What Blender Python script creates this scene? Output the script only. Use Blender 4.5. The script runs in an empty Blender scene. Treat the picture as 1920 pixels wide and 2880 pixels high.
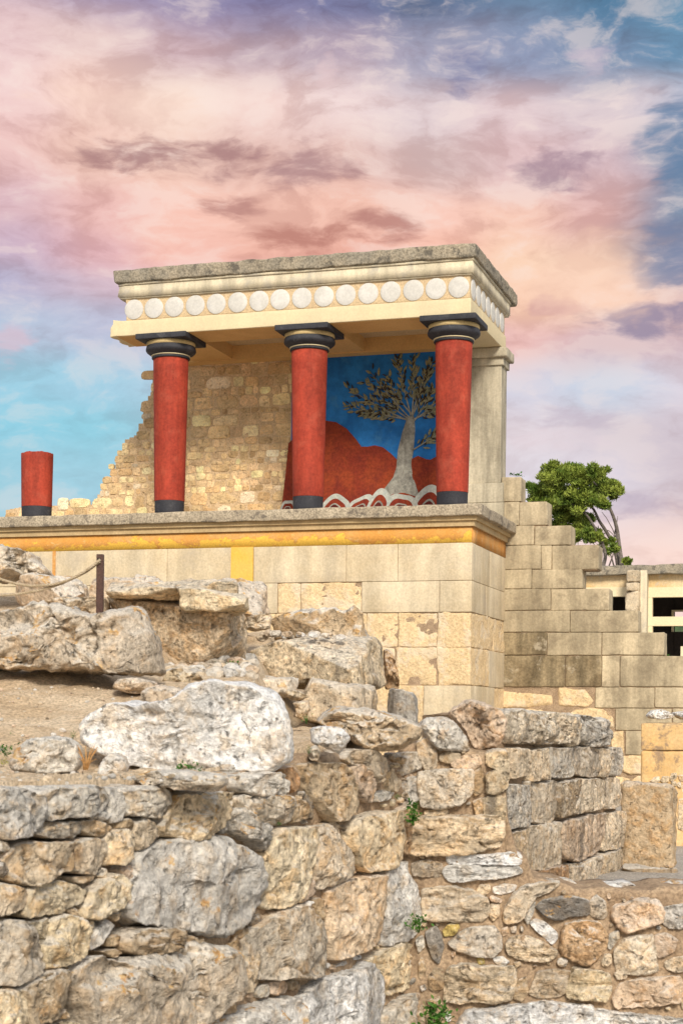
import bpy, math, random
import numpy as np
C = bpy.context.scene.collection
S = bpy.context.scene
PI = math.pi
# ------------------------------------------------------------------ camera
F, CU, CV, ROLL, EYE = 4587.0, 960.0, 2002.0, 0.0105, 1.6
cam = bpy.data.cameras.new('camera'); camo = bpy.data.objects.new('camera', cam); C.objects.link(camo)
camo.location = (0, 0, EYE); camo.rotation_euler = (PI/2, -ROLL, 0)
cam.sensor_fit = 'VERTICAL'; cam.sensor_height = 36; cam.sensor_width = 24; cam.lens = F/2880*36
cam.shift_y = (CV-1440)/2880
cam.clip_start = .1; cam.clip_end = 2000
cam.dof.use_dof = True; cam.dof.focus_distance = 24; cam.dof.aperture_fstop = 9
S.camera = camo
S.view_settings.view_transform = 'Standard'; S.view_settings.look = 'None'
S.view_settings.exposure = 0.36; S.view_settings.gamma = 1

def lin(c):
    return tuple((x/255/12.92 if x/255 <= .04045 else ((x/255+.055)/1.055)**2.4) for x in c)

# ------------------------------------------------------------------ node helper
class G:
    def __init__(s, tree): s.t = tree; s.L = tree.links
    def new(s, ty, **k):
        n = s.t.nodes.new(ty)
        for a, b in k.items(): setattr(n, a, b)
        return n
    def put(s, sock, v):
        if hasattr(v, 'is_output'): s.L.new(v, sock)
        elif v is not None:
            if isinstance(v, (tuple, list)) and len(v) == 3 and sock.type == 'RGBA': v = (*v, 1)
            sock.default_value = v
    def m(s, op, a, b=None, c=None, clamp=False):
        n = s.new('ShaderNodeMath', operation=op, use_clamp=clamp)
        s.put(n.inputs[0], a); s.put(n.inputs[1], b)
        if c is not None: s.put(n.inputs[2], c)
        return n.outputs[0]
    def noise(s, v, sc, d=3, r=.55, dist=0, out=0):
        n = s.new('ShaderNodeTexNoise'); s.put(n.inputs['Vector'], v)
        n.inputs['Scale'].default_value = sc; n.inputs['Detail'].default_value = d
        n.inputs['Roughness'].default_value = r; n.inputs['Distortion'].default_value = dist
        return n.outputs[out]
    def sm(s, v, a, b, lo=0, hi=1):
        n = s.new('ShaderNodeMapRange', interpolation_type='SMOOTHSTEP')
        for i, x in enumerate((v, a, b, lo, hi)): s.put(n.inputs[i], x)
        return n.outputs[0]
    def ramp(s, f, st, interp='LINEAR'):
        n = s.new('ShaderNodeValToRGB'); s.put(n.inputs[0], f)
        e = n.color_ramp.elements; n.color_ramp.interpolation = interp
        while len(e) < len(st): e.new(.5)
        for k, (p, c) in enumerate(st): e[k].position = p
        for k, (p, c) in enumerate(st): e[k].color = (*c, 1)
        return n.outputs[0]
    def mix(s, f, a, b, mode='MIX'):
        n = s.new('ShaderNodeMix', data_type='RGBA', blend_type=mode)
        s.put(n.inputs[0], f); s.put(n.inputs[6], a); s.put(n.inputs[7], b)
        return n.outputs[2]
    def scale(s, v, xyz):
        n = s.new('ShaderNodeVectorMath', operation='MULTIPLY'); s.put(n.inputs[0], v); n.inputs[1].default_value = xyz
        return n.outputs[0]
    def grey(s, f):
        n = s.new('ShaderNodeCombineColor'); [s.put(n.inputs[i], f) for i in range(3)]
        return n.outputs[0]

# ------------------------------------------------------------------ sky + sun
SUN_EL, SUN_AZ = math.radians(32), math.radians(172)     # sun behind the camera, a little to the left
w = bpy.data.worlds.new('World'); S.world = w; w.use_nodes = True
w.cycles.sampling_method = 'MANUAL'; w.cycles.sample_map_resolution = 512
g = G(w.node_tree); w.node_tree.nodes.clear()
tc = g.new('ShaderNodeTexCoord').outputs['Generated']
sx = g.new('ShaderNodeSeparateXYZ'); g.put(sx.inputs[0], tc); X, Y, Z = sx.outputs
az = g.m('ARCTAN2', X, Y)
tel = g.m('DIVIDE', Z, g.m('MAXIMUM', g.m('SQRT', g.m('ADD', g.m('MULTIPLY', X, X), g.m('MULTIPLY', Y, Y))), .02))
# sky chart: azimuth -12..12 deg -> 0..1, tan(elevation) .13...44 -> 1..0
U0 = g.m('MULTIPLY_ADD', az, F/1920, .5)
V0 = g.m('MULTIPLY_ADD', tel, -F/1440, CV/1440)
cb = g.new('ShaderNodeCombineXYZ'); g.put(cb.inputs[0], U0); g.put(cb.inputs[1], V0)
UV = cb.outputs[0]
def warp(src, sc, amp, d, st=(1, 1, 1), off=(0, 0, 0)):
    v = g.new('ShaderNodeVectorMath', operation='MULTIPLY_ADD'); g.put(v.inputs[0], src); v.inputs[1].default_value = st; v.inputs[2].default_value = off
    n = g.noise(v.outputs[0], sc, d, .6, out=1)
    a = g.new('ShaderNodeVectorMath', operation='SUBTRACT'); g.put(a.inputs[0], n); a.inputs[1].default_value = (.5, .5, .5)
    b = g.new('ShaderNodeVectorMath', operation='MULTIPLY_ADD'); g.put(b.inputs[0], a.outputs[0]); b.inputs[1].default_value = amp; g.put(b.inputs[2], src)
    return b.outputs[0]
W1 = warp(UV, 2.6, (.13, .10, 0), 2, (1, 1.5, 1), (3.1, 1.7, 0))
W2 = warp(W1, 6.5, (.06, .05, 0), 3, (1, 1.5, 1), (7.7, 2.2, 0))
sp = g.new('ShaderNodeSeparateXYZ'); g.put(sp.inputs[0], W2); U, V = sp.outputs[0], sp.outputs[1]
rows = [
 (0,   [(192,172,200),(165,150,190),(138,128,172),(125,122,168),(116,120,164),(82,106,146),(98,132,168),(72,122,162),(92,144,180)]),
 (130, [(226,190,198),(228,196,198),(206,174,188),(190,166,184),(176,156,180),(160,158,186),(138,150,184),(112,140,176),(96,142,180)]),
 (250, [(238,202,206),(246,206,198),(252,218,208),(240,206,204),(236,210,214),(220,200,210),(222,196,206),(214,196,208),(176,184,208)]),
 (370, [(236,190,192),(238,192,182),(240,196,184),(228,184,178),(226,184,180),(218,190,194),(222,186,194),(210,180,194),(104,136,170)]),
 (500, [(216,176,192),(236,182,182),(248,188,176),(248,192,178),(242,184,170),(248,194,182),(246,194,178),(228,178,178),(120,140,170)]),
 (600, [(200,170,198),(226,174,186),(246,184,174),(242,176,162),(238,168,154),(248,182,164),(255,204,178),(252,208,186),(150,150,176)]),
 (690, [(182,176,208),(206,178,200),(230,180,188),(236,178,178),(238,178,172),(246,184,170),(255,200,176),(252,204,184),(214,180,186)]),
 (780, [(176,194,220),(184,188,216),(200,188,212),(206,188,208),(214,188,204),(224,186,194),(234,182,182),(206,172,186),(206,178,192)]),
 (880, [(148,206,230),(154,204,228),(168,204,226),(180,206,224),(190,204,224),(200,200,218),(206,204,222),(194,206,226),(220,208,222)]),
 (1000,[(132,206,230),(134,206,228),(148,206,226),(160,206,226),(180,206,224),(200,202,218),(222,210,220),(208,196,208),(204,190,204)]),
 (1120,[(146,204,224),(150,206,226),(160,208,226),(170,208,224),(190,208,224),(210,208,222),(222,216,228),(216,206,220),(206,190,202)]),
 (1300,[(170,208,222),(176,208,222),(190,208,222),(200,208,222),(216,208,218),(228,208,212),(240,210,210),(248,216,208),(252,214,204)])]
col = None; py = 0
def warmc(c, yy):
    k = max(0, min(1, (c[0]-c[2]+40)/50))*(1 if yy < 800 else .4)
    o = [x+(sum(c)/3-x)*.17+8 for x in c]
    return [min(255, o[0]+4*k), min(255, o[1]+2*k), min(255, o[2]-4*k)]
for yy, cols in rows:
    r = g.ramp(U, [(i/8*.998+.001, lin(warmc(c, yy))) for i, c in enumerate(cols)], 'EASE')
    if col is None: col = r
    else: col = g.mix(g.sm(V, py/1176, yy/1176), col, r)
    py = yy
# billows and wisps
st = g.scale(W1, (1, 2.4, 1))
wv = warp(W1, 4.5, (.15, .10, 0), 5, (1, 1.4, 1), (5.5, .4, 0))
nb = g.noise(g.scale(wv, (1, 1.25, 1)), 6.2, 9, .60); nb2 = g.noise(g.scale(wv, (1.2, 2.2, 1)), 11, 8, .58)
cloud = g.m('ADD', g.m('MULTIPLY', nb, .76), g.m('MULTIPLY', nb2, .24))
soft = g.sm(V, .95, .30, .55, 1)
col = g.mix(g.m('MULTIPLY', soft, g.sm(cloud, .52, .40, 0, .78)), col, g.mix(1, col, (.76, .68, .68), 'MULTIPLY'))
col = g.mix(g.m('MULTIPLY', soft, g.sm(cloud, .50, .60, 0, .8)), col, g.mix(.5, col, (1.0, .84, .77)))
def blob(cx, cy, rx, ry, colr, amt, thr=.0):
    global col
    a = g.m('MULTIPLY', g.m('SUBTRACT', U2, cx/1568), 1568/rx); b = g.m('MULTIPLY', g.m('SUBTRACT', V2, cy/1176), 1176/ry)
    d = g.m('ADD', g.m('MULTIPLY', a, a), g.m('MULTIPLY', b, b))
    d = g.m('ADD', d, g.m('MULTIPLY', g.m('SUBTRACT', g.m('ADD', g.m('MULTIPLY', nw, .4), g.m('MULTIPLY', nb2, .6)), .5), 7.0))
    col = g.mix(g.sm(d, 1.3, -.3, 0, amt), col, lin(colr))
W3 = warp(UV, 6, (.10, .06, 0), 4, (1, 1.7, 1), (1.3, 9.1, 0))
s3 = g.new('ShaderNodeSeparateXYZ'); g.put(s3.inputs[0], W3); U2, V2 = s3.outputs[0], s3.outputs[1]
nw = g.noise(st, 8, 5, .6)
for b in [(380,372,230,44,(172,130,130),.85),(690,385,120,62,(176,136,138),.8),(520,482,90,34,(182,130,124),.75),(690,545,130,34,(188,128,116),.8),
          (885,520,80,40,(184,128,120),.8),(1262,398,95,48,(164,136,152),.8),(1490,742,180,44,(150,138,164),.85),(1250,705,90,24,(206,156,160),.6),(1530,600,90,90,(118,134,166),.75),
          (1540,350,90,110,(104,134,168),.85),(1330,640,150,100,(255,214,190),.5),(960,20,70,30,(92,104,132),.7),(1040,160,60,50,(118,122,162),.6),(30,800,50,60,(222,198,212),.7),
          (1420,1170,150,36,(184,170,190),.55),(1300,960,160,26,(200,186,200),.6),(1250,1010,160,24,(232,216,222),.5),(250,255,190,60,(255,222,206),.55),(740,180,30,50,(236,208,208),.5),(1340,170,50,50,(214,196,208),.6)]:
    blob(*b)
# the rest of the vault: a bright thin overcast over the physical sky
sky = g.new('ShaderNodeTexSky', sky_type='NISHITA', sun_disc=False, sun_elevation=SUN_EL, sun_rotation=SUN_AZ)
nish = g.mix(1, sky.outputs[0], (.1, .1, .1), 'MULTIPLY')
nv = g.noise(tc, 2.5, 4)
over = g.mix(g.sm(nv, .35, .7, .36, .62), nish, (.95, .92, .90))
front = g.m('MULTIPLY', g.sm(g.m('ABSOLUTE', az), .75, .45), g.sm(tel, .85, .52))
fin = g.mix(front, over, g.mix(1, col, (.83, .83, .83), 'MULTIPLY'))
bg = g.new('ShaderNodeBackground'); g.put(bg.inputs[0], fin); bg.inputs[1].default_value = .92
wo = g.new('ShaderNodeOutputWorld'); g.L.new(bg.outputs[0], wo.inputs[0])
sl = bpy.data.lights.new('sun', 'SUN'); sl.energy = 3.0; sl.angle = math.radians(15); sl.color = (1, .92, .79)
so = bpy.data.objects.new('sun', sl); C.objects.link(so); so.location = (-5, -10, 30)
so.rotation_euler = (PI/2-SUN_EL, 0, -SUN_AZ + PI)
# sun travels from azimuth SUN_AZ (clockwise from +Y)
import mathutils
dirn = mathutils.Vector((math.sin(SUN_AZ)*math.cos(SUN_EL), math.cos(SUN_AZ)*math.cos(SUN_EL), math.sin(SUN_EL)))
so.rotation_euler = dirn.to_track_quat('Z', 'Y').to_euler()

# ------------------------------------------------------------------ numeric helpers
def hsh(ix, iy, iz, seed):
    h = (ix.astype(np.int64)*374761393 + iy.astype(np.int64)*668265263 + iz.astype(np.int64)*2147483629 + seed*974634777) & 0xffffffff
    h = ((h ^ (h >> 13))*1274126177) & 0xffffffff
    h = ((h ^ (h >> 16))*2246822519) & 0xffffffff
    return ((h ^ (h >> 15)) & 0xffff)/32767.5-1
def vn(P, seed=0):
    f = np.floor(P); t = P-f; t = t*t*(3-2*t); i = f.astype(np.int64); r = 0
    for dx in (0, 1):
        for dy in (0, 1):
            for dz in (0, 1):
                wgt = (t[:, 0] if dx else 1-t[:, 0])*(t[:, 1] if dy else 1-t[:, 1])*(t[:, 2] if dz else 1-t[:, 2])
                r = r+wgt*hsh(i[:, 0]+dx, i[:, 1]+dy, i[:, 2]+dz, seed)
    return r
def fbm(P, seed=0, o=3, rough=.5):
    r = 0; a = 1; s = 0
    for k in range(o): r = r+a*vn(P*2**k+k*17.3, seed+k*11); s += a; a *= rough
    return r/s
def vfbm(P, seed=0, o=3): return np.stack([fbm(P, seed+101*k, o) for k in range(3)], 1)

RT = np.array([math.cos(ROLL), 0, math.sin(ROLL)]); UPV = np.array([-math.sin(ROLL), 0, math.cos(ROLL)]); FW = np.array([0, 1., 0])
CAMP = np.array([0, 0, EYE])
def ray(u, v): return (u-CU)/F*RT-(v-CV)/F*UPV+FW
def at(u, v, Y): return CAMP+ray(u, v)*Y
class Plane:
    def __init__(s, P, e1):
        s.P = np.array(P, float); s.e1 = np.array(e1, float)/np.linalg.norm(e1); s.e2 = np.array([0, 0, 1.])
        s.n = np.cross(s.e1, s.e2)                       # e1 runs rightwards, n faces the viewer
    def uv(s, u, v, h=0):
        d = ray(u, v); t = np.dot(s.P+s.n*h-CAMP, s.n)/np.dot(d, s.n); q = CAMP+d*t-s.P
        return np.array([np.dot(q, s.e1), q[2]])
    def w(s, A, h):
        A = np.asarray(A); return s.P+A[:, :1]*s.e1+A[:, 1:2]*s.e2+np.asarray(h).reshape(-1, 1)*s.n

def thing(name, label, cat, loc=(0, 0, 0), group=None):
    o = bpy.data.objects.new(name, None); C.objects.link(o); o.location = loc; o.empty_display_size = .2
    o['label'] = label; o['category'] = cat
    if group: o['group'] = group
    return o
def tag(o, label, cat, group=None):
    o['label'] = label; o['category'] = cat
    if group: o['group'] = group
    return o
def mesh(name, V, Fc, mat, parent=None, color=None, smooth=True, kind=None, cols=None):
    V = np.asarray(V, float); me = bpy.data.meshes.new(name)
    org = np.array([(V[:, 0].min()+V[:, 0].max())/2, (V[:, 1].min()+V[:, 1].max())/2, V[:, 2].min()])
    me.from_pydata((V-org).tolist(), [], [tuple(int(i) for i in f) for f in Fc]); me.validate()
    if smooth is not None: me.polygons.foreach_set('use_smooth', [bool(smooth)]*len(me.polygons))
    if cols is not None:
        a = me.color_attributes.new('tint', 'FLOAT_COLOR', 'POINT')
        a.data.foreach_set('color', np.concatenate([cols, np.ones((len(cols), 1))], 1).ravel())
    me.materials.append(mat); o = bpy.data.objects.new(name, me); C.objects.link(o)
    if parent is not None:
        o.parent = parent; pl = parent
        base = np.array([0., 0., 0.])
        while pl is not None: base += np.array(pl.location); pl = pl.parent
        o.location = org-base
    else: o.location = org
    if color is not None: o.color = (*color, 1)
    if kind: o['kind'] = kind
    return o
class MB:
    def __init__(s): s.V = []; s.F = []; s.n = 0; s.c = []
    def add(s, V, Fc, c=None):
        V = np.asarray(V, float); s.V.append(V); s.F += [tuple(i+s.n for i in f) for f in Fc]; s.n += len(V)
        if c is not None: s.c.append(np.tile(np.array(c, float), (len(V), 1)))
    def out(s, name, mat, parent=None, **k):
        if s.c: k['cols'] = np.concatenate(s.c)
        return mesh(name, np.concatenate(s.V), s.F, mat, parent, **k)

def cubegrid(cx, cy, cz):
    """welded surface grid of [-1,1]^3 with the given knots per axis"""
    nx, ny, nz = len(cx)-1, len(cy)-1, len(cz)-1; idx = {}; V = []; Fc = []
    def vid(i, j, k):
        key = (i, j, k)
        if key not in idx: idx[key] = len(V); V.append((cx[i], cy[j], cz[k]))
        return idx[key]
    for i in range(nx):
        for j in range(ny):
            Fc.append((vid(i, j, 0), vid(i, j+1, 0), vid(i+1, j+1, 0), vid(i+1, j, 0)))
            Fc.append((vid(i, j, nz), vid(i+1, j, nz), vid(i+1, j+1, nz), vid(i, j+1, nz)))
    for i in range(nx):
        for k in range(nz):
            Fc.append((vid(i, 0, k), vid(i+1, 0, k), vid(i+1, 0, k+1), vid(i, 0, k+1)))
            Fc.append((vid(i, ny, k), vid(i, ny, k+1), vid(i+1, ny, k+1), vid(i+1, ny, k)))
    for j in range(ny):
        for k in range(nz):
            Fc.append((vid(0, j, k), vid(0, j, k+1), vid(0, j+1, k+1), vid(0, j+1, k)))
            Fc.append((vid(nx, j, k), vid(nx, j+1, k), vid(nx, j+1, k+1), vid(nx, j, k+1)))
    return np.array(V), Fc
def roughbox(c8, step=.05, rnd=10, amp=.01, freq=6, seed=0, amp2=.0, facets=0):
    """c8: 4 bottom corners (front-left, front-right, back-right, back-left) then 4 top ones"""
    c8 = np.asarray(c8, float)
    L = [np.linalg.norm(c8[1]-c8[0]), np.linalg.norm(c8[3]-c8[0]), np.linalg.norm(c8[4]-c8[0])]
    hl = np.array(L)/2; r = min(min(L)/2, 3.0/rnd*min(L)/2) if rnd else 0
    kn = []
    for l in L:
        e = 2*r/l; n = int(min(60, max(1, round(l/step)))); inn = np.linspace(-1+e, 1-e, n+1) if e < .98 else np.array([0.])
        m_ = max(1, min(5, int(r/step)+2)); ed = -1+e*np.linspace(0, 1, m_+1)[:-1]
        kn.append(np.concatenate([ed, inn, -ed[::-1]]) if r else np.linspace(-1, 1, n+1))
    V, Fc = cubegrid(*kn)
    if rnd:
        q = V*hl; core = np.clip(q, -(hl-r), hl-r); d = q-core; nd = np.linalg.norm(d, axis=1, keepdims=True)
        V = (core+np.where(nd > 1e-9, d/np.maximum(nd, 1e-9)*np.minimum(r, np.abs(d).max(1, keepdims=True)), 0))/hl
    a, b, c = [(V[:, k:k+1]+1)/2 for k in range(3)]
    P = ((1-c)*((1-b)*((1-a)*c8[0]+a*c8[1])+b*((1-a)*c8[3]+a*c8[2])) + c*((1-b)*((1-a)*c8[4]+a*c8[5])+b*((1-a)*c8[7]+a*c8[6])))
    if amp: P = P+vfbm(P*freq, seed, 3)*amp*1.6
    if amp2: P = P+vfbm(P*freq*4, seed+7, 2)*amp2*1.6
    if facets: P = chip(P, seed, facets)
    return P, Fc
def chip(P, seed, k, lo=.86, strength=.9, bias=None):
    r = np.random.RandomState(seed); c = P.mean(0); Q = P-c; ext = np.abs(Q).max(0)+1e-6; Q = Q/ext
    for _ in range(k):
        n = r.normal(size=3)
        if bias is not None: n = n+bias*.7
        n /= np.linalg.norm(n); d = Q@n; t = np.quantile(d, r.uniform(lo, .97)); Q = Q-np.maximum(0, d-t)[:, None]*n*strength
    return c+Q*ext

def stone(poly2, plane, T=.08, back=.15, p=3., seed=0, amp=.5, free=False, rim=0, facets=5, strata=0, nth=None, step=None, sharp=False, tiltup=0, crack=.5, plates=1.):
    """rock whose outline on the plane is poly2 (plane metres); swells by T towards n; free: closed body of half-depth back behind"""
    poly = np.asarray(poly2, float)
    x, y = poly[:, 0], poly[:, 1]; x2, y2 = np.roll(x, -1), np.roll(y, -1); cr = x*y2-x2*y; A = cr.sum()/2
    c = np.array([((x+x2)*cr).sum(), ((y+y2)*cr).sum()])/(6*A)
    size = math.sqrt(abs(A)); per = size*3.6
    st = step or max(.008, size/38)
    nth = nth or int(min(150, max(28, per/st))); nr = int(min(44, max(8, size/2/st)))
    if A < 0: poly = poly[::-1]
    seg = np.linalg.norm(np.roll(poly, -1, 0)-poly, axis=1); cum = np.concatenate([[0], np.cumsum(seg)]); tt = np.linspace(0, cum[-1], nth, endpoint=False)
    cl_ = np.concatenate([poly, poly[:1]]); Q_ = np.stack([np.interp(tt, cum, cl_[:, k]) for k in (0, 1)], 1)
    for _ in range(max(1, nth//(50 if sharp else 26))): Q_ = (np.roll(Q_, 1, 0)+2*Q_+np.roll(Q_, -1, 0))/4
    d = Q_-c; R = np.ones(nth)
    lin_ = np.linspace(0, 1, nr+1)[1:]; rho = 1-(1-lin_)**1.5
    dep = (1-np.minimum(rho, 1)**p)**(1/p)
    P2 = [c[None]]; H = [T]
    for r_, dd in zip(rho, dep): P2.append(c+d*(R*r_)[:, None]); H += [T*dd]*nth
    if free:
        for r_, dd in zip(rho[::-1][1:], dep[::-1][1:]): P2.append(c+d*(R*r_)[:, None]); H += [-back*dd]*nth
    else:
        for k, f in ((.5, 1.0), (1., .97)): P2.append(c+d*(R*f)[:, None]); H += [-back*k]*nth
    P2.append(c[None]); H.append(-back)
    P2 = np.concatenate(P2); H = np.array(H)+rim
    rr = np.random.RandomState(seed+5)
    rel = (P2-c)/(size*.55); tilt = rr.uniform(-1, 1, 2)*.22; tilt[1] += tiltup
    fr = H > rim; rin = np.clip(np.concatenate([[0], np.repeat(rho, nth), np.ones(len(P2)-1-nth*nr) if not free else np.concatenate([np.repeat(rho[::-1][1:], nth), [0]])]), 0, 1)
    hf = (H-rim)/T
    hf = hf+(rel@tilt)*(1-rin**5)
    for _ in range(facets):
        c0 = rr.uniform(-.6, .6, 2); gdir = rr.normal(size=2); gdir /= np.linalg.norm(gdir); gdir *= rr.uniform(.1, .75)
        if c0@gdir > 0: gdir = -gdir*.4
        pln = rr.uniform(.78, 1.05)-np.abs((rel-c0)@gdir)*(1 if rr.rand() < .4 else 0)-np.maximum(0, -(rel-c0)@gdir)
        hf = np.where(fr, np.minimum(hf, np.maximum(pln, .34)), hf)
    n6 = fbm(np.concatenate([rel*1.5, np.full((len(rel), 1), seed*.61)], 1), seed+55, 3)*3.2
    fl = np.floor(n6); fr6 = n6-fl; hf = hf+np.where(fr, (fl+np.clip((fr6-.82)/.18, 0, 1))*.13*plates*(1-rin**6), 0)
    if crack and size > .12:
        q3 = np.concatenate([rel*rr.uniform(.7, 1.2), np.full((len(rel), 1), seed*.37)], 1); nv_ = fbm(q3, seed+77, 3)
        hf = hf-np.where(fr, .38*np.exp(-(nv_/.035)**2)*crack*np.minimum(1, .10/T+.3), 0)
    H = np.where(fr, rim+hf*T, H)
    P = plane.w(P2, H)
    if facets:
        wr = rin[:, None]**4*(.7 if free else .85)
        P = P*wr+chip(P, seed, facets, bias=plane.n)*(1-wr)
    a = size*.075*amp
    P = P+vfbm(P*(1.6/size), seed, 2)*a*.8+vfbm(P*(5/size), seed+3, 3)*a*.75+vfbm(P*(16/size), seed+9, 2)*a*.5
    if strata:
        zz = P[:, 2:3]; k = np.concatenate([P[:, :2]*3.5, zz*strata], 1); s1 = fbm(k, seed+31, 3)
        P = P+(plane.n*(np.minimum(0, s1)*T*.9)[:, None])
    nt = nth; Fc = [(0, 1+i, 1+(i+1) % nt) for i in range(nt)]
    nring = (len(P)-2)//nt
    for k in range(nring-1):
        o = 1+k*nt
        Fc += [(o+i, o+nt+i, o+nt+(i+1) % nt, o+(i+1) % nt) for i in range(nt)]
    last = len(P)-1; o = 1+(nring-1)*nt
    Fc += [(last, o+(i+1) % nt, o+i) for i in range(nt)]
    return P, Fc
CROP = {'B1': (0, 2180, 2.24), 'B2': (600, 2180, 2.24), 'B3': (1220, 2180, 2.24), 'C6': (0, 1900, 2.24), 'C7': (600, 1900, 2.24), 'C8': (1220, 1900, 2.24),
        'C3': (0, 1400, 2.45), 'C4': (600, 1400, 2.45), 'C5': (1280, 1240, 2.45), 'D': (0, 0, 1568/1920), 'E': (1700, 1950, 4.277), 'W': (1420, 1560, 3.136), 'K1': (0, 600, 1.633), 'K2': (960, 600, 1.633), 'P': (0, 0, 1)}
def px(crop, pts):
    if isinstance(pts, str): pts = [tuple(float(a) for a in t.split(',')) for t in pts.split()]
    ox, oy, s = CROP[crop]; return [(ox+x/s, oy+y/s) for x, y in pts]
def box(mb, x0, x1, y0, y1, z0, z1, fr=None, bev=0.0, c=None):
    """axis box in frame fr (O, ax, ay)"""
    V = []
    for z in (z0, z1):
        for (x, y) in ((x0, y0), (x1, y0), (x1, y1), (x0, y1)): V.append(fr(x, y, z) if fr else (x, y, z))
    mb.add(V, [(0, 3, 2, 1), (4, 5, 6, 7), (0, 1, 5, 4), (1, 2, 6, 5), (2, 3, 7, 6), (3, 0, 4, 7)], c)
def lathe(prof, c, n=56, cap=True):
    V = []; Fc = []
    for r, z in prof:
        V += [(c[0]+r*math.cos(2*PI*i/n), c[1]+r*math.sin(2*PI*i/n), c[2]+z) for i in range(n)]
    for k in range(len(prof)-1):
        Fc += [(k*n+i, k*n+(i+1) % n, (k+1)*n+(i+1) % n, (k+1)*n+i) for i in range(n)]
    if cap: Fc += [tuple(range(n))[::-1], tuple((len(prof)-1)*n+i for i in range(n))]
    return np.array(V), Fc
def tube(mb, pts, rad, n=8, c=None):
    pts = np.asarray(pts, float); rad = np.broadcast_to(rad, (len(pts),)); V = []; Fc = []
    tg = np.gradient(pts, axis=0); tg /= np.linalg.norm(tg, axis=1, keepdims=True)+1e-9
    ref = np.array([.3, .2, .93]); ref2 = np.array([1., .1, 0])
    for q, t_, r in zip(pts, tg, rad):
        a = np.cross(t_, ref if abs(t_@ref) < .9 else ref2); a /= np.linalg.norm(a); b = np.cross(t_, a)
        V += [q+r*(math.cos(2*PI*i/n)*a+math.sin(2*PI*i/n)*b) for i in range(n)]
    m_ = len(pts)
    for k in range(m_-1): Fc += [(k*n+i, k*n+(i+1) % n, (k+1)*n+(i+1) % n, (k+1)*n+i) for i in range(n)]
    Fc += [tuple(range(n))[::-1], tuple((m_-1)*n+i for i in range(n))]
    mb.add(V, Fc, c)

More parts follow.
